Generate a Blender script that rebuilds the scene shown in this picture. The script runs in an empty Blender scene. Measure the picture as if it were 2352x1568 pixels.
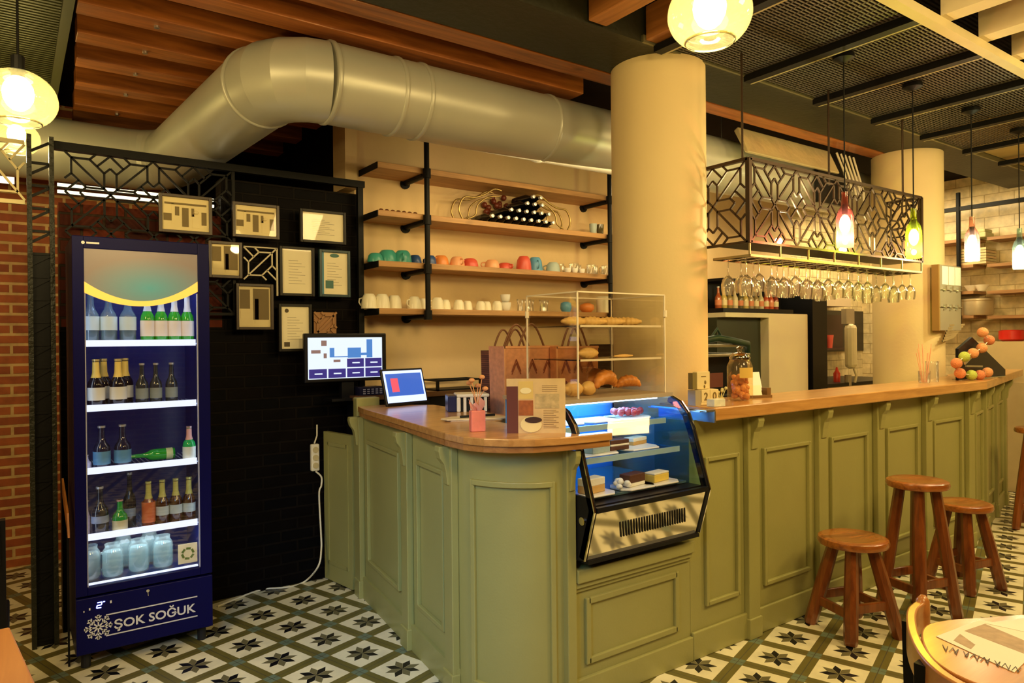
import bpy, bmesh, math, random
import numpy as np
from mathutils import Vector, Matrix
random.seed(7)
PI = math.pi
S = bpy.context.scene
COL = S.collection
# ------------------------------------------------------------------ camera
F_PX, PITCH, ROLL, EYE = 1612.0, -0.002, -0.010, 1.46
YAW = math.radians(35.5)
def _axes():
    F = np.array([0, math.cos(PITCH), math.sin(PITCH)]); u = np.array([0, -math.sin(PITCH), math.cos(PITCH)]); x = np.array([1., 0, 0])
    A = math.cos(ROLL)*x+math.sin(ROLL)*u; B = -math.sin(ROLL)*x+math.cos(ROLL)*u
    M = np.array([[math.cos(YAW), math.sin(YAW), 0], [-math.sin(YAW), math.cos(YAW), 0], [0, 0, 1.]])
    return M@A, M@B, M@F
CA, CB, CC = _axes()
def at(px, py, **k):
    """world point on the plane x=, y= or z= that the photo shows at a pixel (used for measuring)"""
    d = CA*(px-1176)/F_PX-CB*(py-784)/F_PX+CC
    (a, v), = k.items(); i = 'xyz'.index(a); o = np.array([0, 0, EYE])
    return Vector(o+d*(v-o[i])/d[i])
cd = bpy.data.cameras.new('camera'); cam = bpy.data.objects.new('camera', cd); COL.objects.link(cam)
cd.sensor_fit = 'HORIZONTAL'; cd.sensor_width = 36; cd.lens = F_PX*36/2352; cd.clip_start = .05
Mx = Matrix(((CA[0], CB[0], -CC[0], 0), (CA[1], CB[1], -CC[1], 0), (CA[2], CB[2], -CC[2], EYE), (0, 0, 0, 1)))
cam.matrix_world = Mx
S.camera = cam
# ------------------------------------------------------------------ world, lights, exposure
S.view_settings.view_transform = 'Standard'; S.view_settings.look = 'None'
S.view_settings.exposure = 0.02; S.view_settings.gamma = 1.0
w = bpy.data.worlds.new('world'); S.world = w; w.use_nodes = True
w.node_tree.nodes['Background'].inputs[0].default_value = (1, .8, .5, 1); w.node_tree.nodes['Background'].inputs[1].default_value = .02
def light(name, kind, loc, power, col, size=.1, tgt=None, sx=None, spread=None):
    l = bpy.data.lights.new(name, kind); l.energy = power; l.color = col
    if kind == 'AREA':
        l.size = size
        if sx: l.shape = 'RECTANGLE'; l.size_y = sx
        if spread: l.spread = spread
    else:
        l.shadow_soft_size = size
    o = bpy.data.objects.new(name, l); COL.objects.link(o); o.location = loc
    if tgt is not None: o.rotation_euler = (Vector(tgt)-Vector(loc)).to_track_quat('-Z', 'Y').to_euler()
    return o
WARM = (1, .71, .29)
for _i, (_x, _y, _p) in enumerate(((.9, -.5, 36), (2.7, .1, 30), (4.6, .2, 34), (6.2, .3, 24))):
    light('room_lamp_%d' % _i, 'AREA', (_x, _y, 2.75), _p, WARM, .55, (_x+.1, 2.0, .8), .55)
light('room_lamp_left', 'AREA', (-1.2, 1.6, 2.7), 34, WARM, .8, (.1, 4.0, 1.4), .8)
light('shelf_spot', 'AREA', (2.9, 3.2, 2.50), 14, (1, .74, .36), 1.6, (3.0, 4.2, 1.6), .2)
light('kitchen_lamp', 'AREA', (6.9, 3.4, 2.8), 45, (1, .78, .42), 1.0, (7.2, 3.3, 1.0), 1.0)
light('bar_lamp', 'AREA', (4.6, 3.85, 2.75), 20, (1, .76, .4), .8, (4.6, 3.4, 1.0), .6)
light('cool_fill', 'AREA', (-.3, .9, 1.8), 5.5, (.32, .6, 1), .7, (1.35, 2.9, .2), .7, math.radians(55))  # added cool light for the bluish counter side and floor, no visible source

# ------------------------------------------------------------------ mesh helpers
class MB:
    def __init__(s): s.v = []; s.f = []; s.m = []; s.cur = 0
    def add(s, vs, fs, M=None):
        b = len(s.v)
        for v in vs:
            v = Vector(v)
            if M is not None: v = M@v
            s.v.append(tuple(v))
        for f in fs: s.f.append([b+i for i in f]); s.m.append(s.cur)
        return s
    def box(s, c, d, M=None, rz=0):
        x, y, z = d[0]/2, d[1]/2, d[2]/2
        vs = [(-x, -y, -z), (x, -y, -z), (x, y, -z), (-x, y, -z), (-x, -y, z), (x, -y, z), (x, y, z), (-x, y, z)]
        T = Matrix.Translation(c)@Matrix.Rotation(rz, 4, 'Z')
        if M is not None: T = M@T
        return s.add(vs, [(0, 3, 2, 1), (4, 5, 6, 7), (0, 1, 5, 4), (1, 2, 6, 5), (2, 3, 7, 6), (3, 0, 4, 7)], T)
    def bx(s, a, b):
        return s.box([(a[i]+b[i])/2 for i in range(3)], [abs(b[i]-a[i]) for i in range(3)])
    def bar(s, p, q, w, h, up=(0, 0, 1)):
        p, q = Vector(p), Vector(q); d = q-p; L = d.length
        if L < 1e-6: return s
        z = d.normalized(); u = Vector(up)
        if abs(z.dot(u)) > .99: u = Vector((0, 1, 0))
        x = u.cross(z).normalized(); y = z.cross(x)
        T = Matrix(((x[0], y[0], z[0], 0), (x[1], y[1], z[1], 0), (x[2], y[2], z[2], 0), (0, 0, 0, 1)))
        T.translation = (p+q)/2
        return s.box((0, 0, 0), (w, h, L), T)
    def prism(s, poly, z0, z1, M=None):
        n = len(poly)
        a = sum(poly[i][0]*poly[(i+1) % n][1]-poly[(i+1) % n][0]*poly[i][1] for i in range(n))
        if a < 0: poly = poly[::-1]
        vs = [(p[0], p[1], z0) for p in poly]+[(p[0], p[1], z1) for p in poly]
        fs = [tuple(range(n))[::-1], tuple(range(n, 2*n))]+[(i, (i+1) % n, n+(i+1) % n, n+i) for i in range(n)]
        return s.add(vs, fs, M)
    def lathe(s, prof, c=(0, 0, 0), n=16, M=None, caps=True):
        vs = []; fs = []
        for r, z in prof:
            for i in range(n): vs.append((r*math.cos(2*PI*i/n), r*math.sin(2*PI*i/n), z))
        for k in range(len(prof)-1):
            for i in range(n):
                j = (i+1) % n; fs.append((k*n+i, k*n+j, (k+1)*n+j, (k+1)*n+i))
        if caps:
            if prof[0][0] > 1e-4: fs.append(tuple(range(n))[::-1])
            if prof[-1][0] > 1e-4: fs.append(tuple((len(prof)-1)*n+i for i in range(n)))
        T = Matrix.Translation(c)
        if M is not None: T = T@M
        return s.add(vs, fs, T)
    def cyl(s, c, r, h, n=16, M=None, r2=None):
        return s.lathe([(r, 0), (r if r2 is None else r2, h)], c, n, M)
    def tube(s, pts, r, n=8, caps=True):
        pts = [Vector(p) for p in pts]; vs = []; fs = []; N = len(pts)
        rr = r if isinstance(r, (list, tuple)) else [r]*N
        t0 = (pts[1]-pts[0]).normalized(); u = Vector((0, 0, 1))
        if abs(t0.dot(u)) > .95: u = Vector((1, 0, 0))
        x = (u-t0*u.dot(t0)).normalized()
        for k, p in enumerate(pts):
            if k == 0: t = pts[1]-pts[0]
            elif k == N-1: t = pts[-1]-pts[-2]
            else: t = (pts[k+1]-p).normalized()+(p-pts[k-1]).normalized()
            t.normalize(); x = (x-t*x.dot(t)).normalized(); y = t.cross(x)
            for i in range(n):
                a = 2*PI*i/n; vs.append(p+(x*math.cos(a)+y*math.sin(a))*rr[k])
        for k in range(N-1):
            for i in range(n):
                j = (i+1) % n; fs.append((k*n+i, k*n+j, (k+1)*n+j, (k+1)*n+i))
        if caps: fs.append(tuple(range(n))[::-1]); fs.append(tuple((N-1)*n+i for i in range(n)))
        return s.add(vs, fs)
    def sweep(s, pts, w, h):
        """continuous strip with a w (sideways) by h (vertical) section along a horizontal path"""
        pts = [Vector(p) for p in pts]; N = len(pts); vs = []; fs = []
        for k, p in enumerate(pts):
            d = (pts[min(N-1, k+1)]-pts[max(0, k-1)]); d.z = 0; d.normalize(); n = Vector((-d.y, d.x, 0))*w/2; z = Vector((0, 0, h/2))
            vs += [p-n-z, p+n-z, p+n+z, p-n+z]
        for k in range(N-1):
            for i in range(4): j = (i+1) % 4; fs.append((k*4+i, k*4+j, k*4+4+j, k*4+4+i))
        fs += [(3, 2, 1, 0), tuple(N*4-4+i for i in range(4))]
        return s.add(vs, fs)
    def ball(s, c, r, n=12, sc=(1, 1, 1)):
        pr = [(math.sin(PI*k/(n//2+1))*r*sc[0], -math.cos(PI*k/(n//2+1))*r*sc[2]) for k in range(n//2+2)]
        pr[0] = (1e-5, pr[0][1]); pr[-1] = (1e-5, pr[-1][1])
        return s.lathe(pr, c, n, caps=False)
    def mesh(s, name, mats, smooth=None):
        me = bpy.data.meshes.new(name); me.from_pydata(s.v, [], s.f)
        for m in (mats if isinstance(mats, (list, tuple)) else [mats]): me.materials.append(m)
        me.polygons.foreach_set('material_index', s.m)
        if smooth:
            me.polygons.foreach_set('use_smooth', [True]*len(me.polygons)); me.set_sharp_from_angle(angle=math.radians(smooth))
        me.update(); return me
    def build(s, name, mats, parent=None, loc=None, rot=None, smooth=None, bevel=0):
        o = bpy.data.objects.new(name, s.mesh(name, mats, smooth)); COL.objects.link(o)
        if parent: o.parent = parent
        if loc is not None: o.location = loc
        if rot is not None: o.rotation_euler = rot
        if bevel:
            b = o.modifiers.new('bevel', 'BEVEL'); b.width = bevel; b.segments = 2; b.limit_method = 'ANGLE'; b.angle_limit = math.radians(40)
        return o
def tag(o, label, cat, group=None, kind=None):
    if label: o['label'] = label
    if cat: o['category'] = cat
    if group: o['group'] = group
    if kind: o['kind'] = kind
    return o
def thing(name, label, cat, loc=(0, 0, 0), rz=0, group=None, rot=None):
    o = bpy.data.objects.new(name, None); COL.objects.link(o); o.empty_display_size = .05
    o.location = loc; o.rotation_euler = rot if rot is not None else (0, 0, rz)
    return tag(o, label, cat, group)
def struct(o): o['kind'] = 'structure'; return o
def dup(root, loc=None, rz=None, label=None, group=None, rot=None, scale=None):
    r = root.copy(); COL.objects.link(r)
    if loc is not None: r.location = loc
    if rot is not None: r.rotation_euler = rot
    elif rz is not None: r.rotation_euler = (0, 0, rz)
    if scale is not None: r.scale = (scale,)*3
    if label: r['label'] = label
    if group: r['group'] = group
    for ch in list(root.children):
        c = ch.copy(); COL.objects.link(c); c.parent = r
        for g in list(ch.children):
            d = g.copy(); COL.objects.link(d); d.parent = c
    return r
def text(s, name, size, mat, parent, loc, rot, depth=.001, align='LEFT', width=None):
    cu = bpy.data.curves.new(name, 'FONT'); cu.body = s; cu.size = size; cu.extrude = depth; cu.align_x = align; cu.resolution_u = 3; cu.offset = size*.018
    t = bpy.data.objects.new(name, cu); COL.objects.link(t)
    dg = bpy.context.evaluated_depsgraph_get(); me = bpy.data.meshes.new_from_object(t.evaluated_get(dg))
    bpy.data.objects.remove(t); me.materials.clear(); me.materials.append(mat)
    if width and len(me.vertices):
        xs = [v.co.x for v in me.vertices]; k = width/(max(xs)-min(xs))
        for v in me.vertices: v.co.x *= k
    o = bpy.data.objects.new(name, me); COL.objects.link(o)
    if parent: o.parent = parent
    o.location = loc; o.rotation_euler = rot; return o
def smooth_path(P, n=6):
    P = [Vector(p) for p in P]; out = []
    for i in range(len(P)-1):
        p0, p1, p2, p3 = P[max(0, i-1)], P[i], P[i+1], P[min(len(P)-1, i+2)]
        for k in range(n):
            t_ = k/n; out.append(.5*((2*p1)+(p2-p0)*t_+(2*p0-5*p1+4*p2-p3)*t_*t_+(3*p1-p0-3*p2+p3)*t_**3))
    return out+[P[-1]]
# ------------------------------------------------------------------ materials
_M = {}
def NT(name):
    m = bpy.data.materials.new(name); m.use_nodes = True; nt = m.node_tree
    return m, nt, nt.nodes['Principled BSDF']
def pm(name, col, rough=.5, metal=0, emit=None, es=0, bump=0, bscale=60, trans=0, ior=1.45, coat=0, var=0, vscale=8, spec=.5):
    if name in _M: return _M[name]
    m, nt, b = NT(name)
    b.inputs['Base Color'].default_value = (*col, 1); b.inputs['Roughness'].default_value = rough; b.inputs['Metallic'].default_value = metal
    b.inputs['Specular IOR Level'].default_value = spec
    if emit: b.inputs['Emission Color'].default_value = (*emit, 1); b.inputs['Emission Strength'].default_value = es
    if trans: b.inputs['Transmission Weight'].default_value = trans; b.inputs['IOR'].default_value = ior
    if coat: b.inputs['Coat Weight'].default_value = coat; b.inputs['Coat Roughness'].default_value = .1
    tc = nt.nodes.new('ShaderNodeTexCoord')
    n = nt.nodes.new('ShaderNodeTexNoise'); n.inputs['Scale'].default_value = vscale; n.inputs['Detail'].default_value = 5
    nt.links.new(tc.outputs['Object'], n.inputs['Vector'])
    mx = nt.nodes.new('ShaderNodeMix'); mx.data_type = 'RGBA'
    v = var if var else .12
    mx.inputs['A'].default_value = (*[c*(1-v) for c in col], 1); mx.inputs['B'].default_value = (*[min(1, c*(1+v)) for c in col], 1)
    nt.links.new(n.outputs[0], mx.inputs['Factor']); nt.links.new(mx.outputs['Result'], b.inputs['Base Color'])
    if bump:
        n2 = nt.nodes.new('ShaderNodeTexNoise'); n2.inputs['Scale'].default_value = bscale; n2.inputs['Detail'].default_value = 4
        nt.links.new(tc.outputs['Object'], n2.inputs['Vector'])
        bp = nt.nodes.new('ShaderNodeBump'); bp.inputs['Strength'].default_value = bump; bp.inputs['Distance'].default_value = .01
        nt.links.new(n2.outputs[0], bp.inputs['Height']); nt.links.new(bp.outputs[0], b.inputs['Normal'])
    _M[name] = m; return m
def wood(name, c1, c2, rough=.4, axis='X', scale=3, coat=.2, knots=True):
    if name in _M: return _M[name]
    m, nt, b = NT(name); N = nt.nodes; L = nt.links
    tc = N.new('ShaderNodeTexCoord'); mp = N.new('ShaderNodeMapping'); L.new(tc.outputs['Object'], mp.inputs['Vector'])
    sc = {'X': (1.2, 14, 14), 'Y': (14, 1.2, 14), 'Z': (14, 14, 1.2)}[axis]
    mp.inputs['Scale'].default_value = [s*scale/3 for s in sc]
    n = N.new('ShaderNodeTexNoise'); n.inputs['Scale'].default_value = 2.2; n.inputs['Detail'].default_value = 7; n.inputs['Roughness'].default_value = .62; n.inputs['Distortion'].default_value = .6
    L.new(mp.outputs[0], n.inputs['Vector'])
    r = N.new('ShaderNodeValToRGB'); r.color_ramp.elements[0].position = .3; r.color_ramp.elements[1].position = .68
    r.color_ramp.elements[0].color = (*c1, 1); r.color_ramp.elements[1].color = (*c2, 1)
    L.new(n.outputs[0], r.inputs[0])
    out = r.outputs[0]
    if knots:
        n2 = N.new('ShaderNodeTexNoise'); n2.inputs['Scale'].default_value = 2.4; n2.inputs['Detail'].default_value = 2
        mp2 = N.new('ShaderNodeMapping'); L.new(tc.outputs['Object'], mp2.inputs['Vector']); mp2.inputs['Scale'].default_value = [1+.12*s for s in sc]
        L.new(mp2.outputs[0], n2.inputs['Vector'])
        r2 = N.new('ShaderNodeValToRGB'); r2.color_ramp.elements[0].position = .66; r2.color_ramp.elements[1].position = .76
        L.new(n2.outputs[0], r2.inputs[0])
        mx = N.new('ShaderNodeMix'); mx.data_type = 'RGBA'; L.new(r2.outputs[0], mx.inputs['Factor']); L.new(out, mx.inputs['A'])
        mx.inputs['B'].default_value = (*[c*.35 for c in c1], 1); out = mx.outputs['Result']
    L.new(out, b.inputs['Base Color']); b.inputs['Roughness'].default_value = rough
    b.inputs['Coat Weight'].default_value = coat; b.inputs['Coat Roughness'].default_value = .2
    bp = N.new('ShaderNodeBump'); bp.inputs['Strength'].default_value = .15; bp.inputs['Distance'].default_value = .004
    L.new(n.outputs[0], bp.inputs['Height']); L.new(bp.outputs[0], b.inputs['Normal'])
    _M[name] = m; return m
def brick(name, c1, c2, mortar, wid=.2, h=.065, ms=.012, rough=.7, axes='XZ', bump=.5, sq=.5, patch=None):
    if name in _M: return _M[name]
    m, nt, b = NT(name); N = nt.nodes; L = nt.links
    tc = N.new('ShaderNodeTexCoord'); sp = N.new('ShaderNodeSeparateXYZ'); L.new(tc.outputs['Object'], sp.inputs[0])
    cb = N.new('ShaderNodeCombineXYZ'); L.new(sp.outputs[axes[0]], cb.inputs[0]); L.new(sp.outputs[axes[1]], cb.inputs[1])
    t = N.new('ShaderNodeTexBrick'); L.new(cb.outputs[0], t.inputs['Vector'])
    t.inputs['Color1'].default_value = (*c1, 1); t.inputs['Color2'].default_value = (*c2, 1); t.inputs['Mortar'].default_value = (*mortar, 1)
    t.inputs['Scale'].default_value = 1; t.inputs['Mortar Size'].default_value = ms/2; t.inputs['Mortar Smooth'].default_value = .2
    t.inputs['Brick Width'].default_value = wid; t.inputs['Row Height'].default_value = h; t.offset = sq
    n = N.new('ShaderNodeTexNoise'); n.inputs['Scale'].default_value = 14; n.inputs['Detail'].default_value = 5; L.new(tc.outputs['Object'], n.inputs['Vector'])
    mx = N.new('ShaderNodeMix'); mx.data_type = 'RGBA'; mx.blend_type = 'MULTIPLY'; mx.inputs['Factor'].default_value = .5
    L.new(t.outputs['Color'], mx.inputs['A']); r = N.new('ShaderNodeValToRGB'); r.color_ramp.elements[0].position = .3; r.color_ramp.elements[1].position = .65
    r.color_ramp.elements[0].color = (.35, .35, .35, 1); L.new(n.outputs[0], r.inputs[0]); L.new(r.outputs[0], mx.inputs['B'])
    L.new(mx.outputs['Result'], b.inputs['Base Color']); b.inputs['Roughness'].default_value = rough
    bp = N.new('ShaderNodeBump'); bp.inputs['Strength'].default_value = bump; bp.inputs['Distance'].default_value = .01; bp.invert = True
    ad = N.new('ShaderNodeMath'); ad.operation = 'MULTIPLY_ADD'; L.new(n.outputs[0], ad.inputs[0]); ad.inputs[1].default_value = -.3; L.new(t.outputs['Fac'], ad.inputs[2])
    L.new(ad.outputs[0], bp.inputs['Height']); L.new(bp.outputs[0], b.inputs['Normal'])
    _M[name] = m; return m
def glass(name, tint=(1, 1, 1), gloss=.12, rough=.02, haze=0):
    """thin clear sheet: see-through with a fresnel-weighted glossy coat"""
    if name in _M: return _M[name]
    m = bpy.data.materials.new(name); m.use_nodes = True; nt = m.node_tree; N = nt.nodes; L = nt.links; N.clear()
    o = N.new('ShaderNodeOutputMaterial'); t = N.new('ShaderNodeBsdfTransparent'); t.inputs[0].default_value = (*tint, 1)
    g = N.new('ShaderNodeBsdfGlossy'); g.inputs['Roughness'].default_value = rough
    lw = N.new('ShaderNodeLayerWeight'); lw.inputs[0].default_value = .35
    mu = N.new('ShaderNodeMath'); mu.operation = 'MULTIPLY_ADD'; L.new(lw.outputs['Fresnel'], mu.inputs[0]); mu.inputs[1].default_value = gloss*3; mu.inputs[2].default_value = gloss*.3
    mu.use_clamp = True
    x = N.new('ShaderNodeMixShader'); L.new(mu.outputs[0], x.inputs[0])
    base = t.outputs[0]
    if haze:
        tl = N.new('ShaderNodeBsdfTranslucent'); tl.inputs[0].default_value = (*tint, 1); df = N.new('ShaderNodeBsdfDiffuse'); df.inputs[0].default_value = (*tint, 1)
        h1 = N.new('ShaderNodeMixShader'); L.new(tl.outputs[0], h1.inputs[1]); L.new(df.outputs[0], h1.inputs[2])
        h2 = N.new('ShaderNodeMixShader'); h2.inputs[0].default_value = haze; L.new(base, h2.inputs[1]); L.new(h1.outputs[0], h2.inputs[2]); base = h2.outputs[0]
    L.new(base, x.inputs[1]); L.new(g.outputs[0], x.inputs[2]); L.new(x.outputs[0], o.inputs[0])
    _M[name] = m; return m
def emis(name, col, st):
    return pm(name, (.03, .03, .03), .4, emit=col, es=st)
def floor_mat():
    m, nt, b = NT('cement_tiles'); N = nt.nodes; L = nt.links
    tc = N.new('ShaderNodeTexCoord'); mp = N.new('ShaderNodeMapping'); mp.vector_type = 'TEXTURE'
    p0 = at(350+1430*.3019, 1300+155*.3019, z=0)
    P = .2645; ang = math.radians(-72.0)
    mp.inputs['Location'].default_value = (p0.x, p0.y, 0); mp.inputs['Rotation'].default_value = (0, 0, ang); mp.inputs['Scale'].default_value = (P, P, 1)
    L.new(tc.outputs['Object'], mp.inputs['Vector'])
    sp = N.new('ShaderNodeSeparateXYZ'); L.new(mp.outputs[0], sp.inputs[0])
    def M_(op, a, b_=None, c=None):
        n = N.new('ShaderNodeMath'); n.operation = op
        for i, v in enumerate((a, b_, c)):
            if v is None: continue
            if isinstance(v, (int, float)): n.inputs[i].default_value = v
            else: L.new(v, n.inputs[i])
        return n.outputs[0]
    def cell(s): return M_('SUBTRACT', M_('FRACT', M_('ADD', s, .5)), .5)
    x, y = cell(sp.outputs[0]), cell(sp.outputs[1]); ax, ay = M_('ABSOLUTE', x), M_('ABSOLUTE', y)
    mxv, mnv = M_('MAXIMUM', ax, ay), M_('MINIMUM', ax, ay)
    sq = M_('LESS_THAN', mxv, .39)            # cream square
    cross = M_('GREATER_THAN', mnv, .39)      # crossing of the bands
    r = M_('SQRT', M_('ADD', M_('MULTIPLY', x, x), M_('MULTIPLY', y, y)))
    th = M_('ARCTAN2', y, x)
    t = M_('DIVIDE', M_('ADD', th, PI*4), PI/4)          # petals centred at 22.5 + 45k
    fr = M_('FRACT', t); idx = M_('FLOOR', t)
    ph = M_('MULTIPLY', M_('ABSOLUTE', M_('SUBTRACT', fr, .5)), PI/4)
    u = M_('MULTIPLY', r, M_('COSINE', ph)); v = M_('MULTIPLY', r, M_('SINE', ph))
    star = M_('MULTIPLY', M_('LESS_THAN', v, M_('MULTIPLY', u, .40)), M_('LESS_THAN', v, M_('MULTIPLY', M_('SUBTRACT', .31, u), .5)))
    odd = M_('GREATER_THAN', M_('FRACT', M_('MULTIPLY', idx, .5)), .25)
    def mix(f, a, b_):
        n = N.new('ShaderNodeMix'); n.data_type = 'RGBA'
        if isinstance(f, (int, float)): n.inputs['Factor'].default_value = f
        else: L.new(f, n.inputs['Factor'])
        for k, vv in (('A', a), ('B', b_)):
            if isinstance(vv, tuple): n.inputs[k].default_value = (*vv, 1)
            else: L.new(vv, n.inputs[k])
        return n.outputs['Result']
    no = N.new('ShaderNodeTexNoise'); no.inputs['Scale'].default_value = 9; no.inputs['Detail'].default_value = 6; L.new(tc.outputs['Object'], no.inputs['Vector'])
    band = mix(cross, (.165, .140, .035), (.16, .22, .15))
    c = mix(sq, band, (.90, .83, .56))
    c = mix(M_('MULTIPLY', sq, star), c, mix(odd, (.006, .006, .008), (.17, .15, .07)))
    c = mix(M_('GREATER_THAN', mxv, .493), c, (.08, .075, .05))
    mu = N.new('ShaderNodeMix'); mu.data_type = 'RGBA'; mu.blend_type = 'MULTIPLY'; mu.inputs['Factor'].default_value = .45; L.new(c, mu.inputs['A'])
    rp = N.new('ShaderNodeValToRGB'); rp.color_ramp.elements[0].position = .3; rp.color_ramp.elements[1].position = .6; rp.color_ramp.elements[0].color = (.6, .6, .6, 1)
    L.new(no.outputs[0], rp.inputs[0]); L.new(rp.outputs[0], mu.inputs['B']); L.new(mu.outputs['Result'], b.inputs['Base Color'])
    b.inputs['Roughness'].default_value = .32
    return m
PLASTER = pm('warm_plaster', (.68, .50, .26), .75, bump=.25, bscale=25, var=.16, vscale=2.2)
PILLAR = pm('pillar_paint', (.74, .58, .29), .7, bump=.12, bscale=40, var=.06, vscale=3)
GREEN = pm('sage_green_paint', (.345, .325, .105), .45, bump=.05, bscale=120, var=.08, vscale=5, coat=.15)
TOPW = wood('oak_worktop', (.42, .19, .045), (.66, .34, .10), .28, 'X', 3, .5, knots=False)
JOIST = wood('pine_joist', (.20, .055, .010), (.50, .16, .03), .45, 'X', 2.4, .2)
JOISTY = wood('pine_joist_across', (.26, .09, .02), (.5, .2, .05), .45, 'Y', 2.4, .2)
STOOLW = wood('stool_wood', (.09, .018, .003), (.27, .072, .012), .3, 'Z', 3, .5)
STOOLS = wood('stool_seat_wood', (.16, .038, .006), (.44, .14, .022), .25, 'X', 3, .6)
SHELFW = wood('shelf_plank', (.34, .17, .055), (.56, .31, .11), .5, 'X', 3, 0)
TABLEW = wood('table_wood', (.42, .15, .035), (.62, .26, .07), .3, 'X', 2, .5, knots=False)
DARKB = pm('dark_ceiling_board', (.006, .003, .002), .9, spec=.1)
BLACKM = pm('black_metal', (.006, .006, .006), .45, 0, bump=.05, spec=.15)
BLACKP = pm('black_plastic', (.005, .005, .007), .35, spec=.3)
STEEL = pm('brushed_steel', (.6, .62, .6), .3, 1)
CHROME = pm('polished_steel', (.75, .72, .66), .07, 1, var=.02)
GALV = pm('galvanised_duct', (.50, .50, .42), .36, .25, bump=.05, bscale=8, var=.12, vscale=2)
WHITE = pm('white_ceramic', (.85, .83, .76), .25)
PAPER = pm('cream_paper', (.92, .84, .58), .7, var=.05)
WPAPER = pm('white_paper', (.9, .87, .75), .7, var=.03)
NAVY = pm('fridge_navy', (.003, .003, .065), .35, spec=.12)
GLASS = glass('clear_pane')
ACRY = glass('acrylic_sheet', (1, .99, .96), .05)
GLASSW = glass('drinking_glass', (.96, .94, .86), .22, .05, .16)
GLASSJ = glass('jar_glass', (.86, .95, .95), .16, .05, .25)
COPPER = pm('copper_print', (.80, .36, .18), .5, .1, var=.3, vscale=40)
RUBBER = pm('rubber_feet', (.01, .01, .01), .7)
# ================================================================== SETTING
b = MB(); b.bx((-4, -3, -.1), (9, 7.2, 0)); struct(b.build('floor', floor_mat()))
b = MB(); b.bx((-4, -3, 3.08), (9, 7.2, 3.2)); struct(b.build('ceiling', DARKB))
REDB = brick('red_brick', (.52, .13, .03), (.34, .07, .02), (.75, .48, .20), .2, .0665, .020, bump=.6)
BLKB = brick('black_painted_brick', (.0045, .0025, .002), (.002, .002, .003), (.008, .006, .005), .2, .0665, .014, rough=.5, bump=.9)
DREDB = brick('lamplit_dark_brick', (.16, .03, .012), (.05, .012, .008), (.05, .03, .018), .2, .0665, .014, rough=.5, bump=.7)  # redder bricks carry the tube light falling on the dark wall
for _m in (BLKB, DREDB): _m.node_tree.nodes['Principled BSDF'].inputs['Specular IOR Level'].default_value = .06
b = MB(); b.bx((-3, 5.64, 0), (.95, 5.8, 3.08)); struct(b.build('wall_far', REDB)); b = MB(); b.bx((.95, 5.5, 0), (1.9, 5.8, 3.08)); struct(b.build('wall_far_dark', DARKB))
b = MB(); b.bx((.20, 4.22, 0), (1.80, 4.34, 1.55)); b.bx((.98, 4.22, 1.55), (1.80, 4.34, 2.40)); struct(b.build('wall_back_left', BLKB))
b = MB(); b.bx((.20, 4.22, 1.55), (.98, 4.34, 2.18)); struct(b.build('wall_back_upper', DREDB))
b = MB(); b.bx((1.80, 4.25, 0), (6.6, 4.4, 3.08)); b.bx((1.72, 4.20, 2.43), (1.80, 4.4, 3.08)); struct(b.build('wall_back', PLASTER))
b = MB(); b.bx((1.80, 4.4, 0), (1.92, 5.8, 3.08)); struct(b.build('wall_side', DARKB))
SUB = brick('cream_subway_tile', (.80, .64, .34), (.74, .57, .28), (.50, .36, .15), .26, .115, .008, rough=.3, axes='YZ', bump=.5)
SUBX = brick('cream_subway_tile_back', (.80, .66, .38), (.74, .60, .32), (.42, .32, .15), .2, .10, .008, rough=.3, axes='XZ', bump=.5)
b = MB(); b.bx((6.6, 4.25, 0), (8.2, 4.4, 3.08)); struct(b.build('wall_kitchen', SUBX))
b = MB(); b.bx((8.0, -3, 0), (8.15, 4.25, 3.08)); struct(b.build('wall_right', SUB))
b = MB(); b.bx((-3.15, -3, 0), (-3, 5.8, 3.08)); struct(b.build('wall_left', PLASTER))
b = MB(); b.bx((-3, -3.15, 0), (8.15, -3, 3.08)); struct(b.build('wall_front', brick('front_red_brick', (.30, .075, .022), (.20, .045, .014), (.42, .24, .10), .2, .0665, .016)))

# pillars
b = MB(); b.cyl((2.85, 2.62, 0), .25, 2.90, 48)
tag(b.build('pillar', PILLAR, smooth=40), 'thick round cream pillar rising behind the pastry case', 'pillar')
b = MB(); b.cyl((5.86, 2.74, 0), .255, 2.90, 48)
tag(b.build('pillar', PILLAR, smooth=40), 'round cream pillar at the far end of the bar, beside the wall rack', 'pillar')

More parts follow.
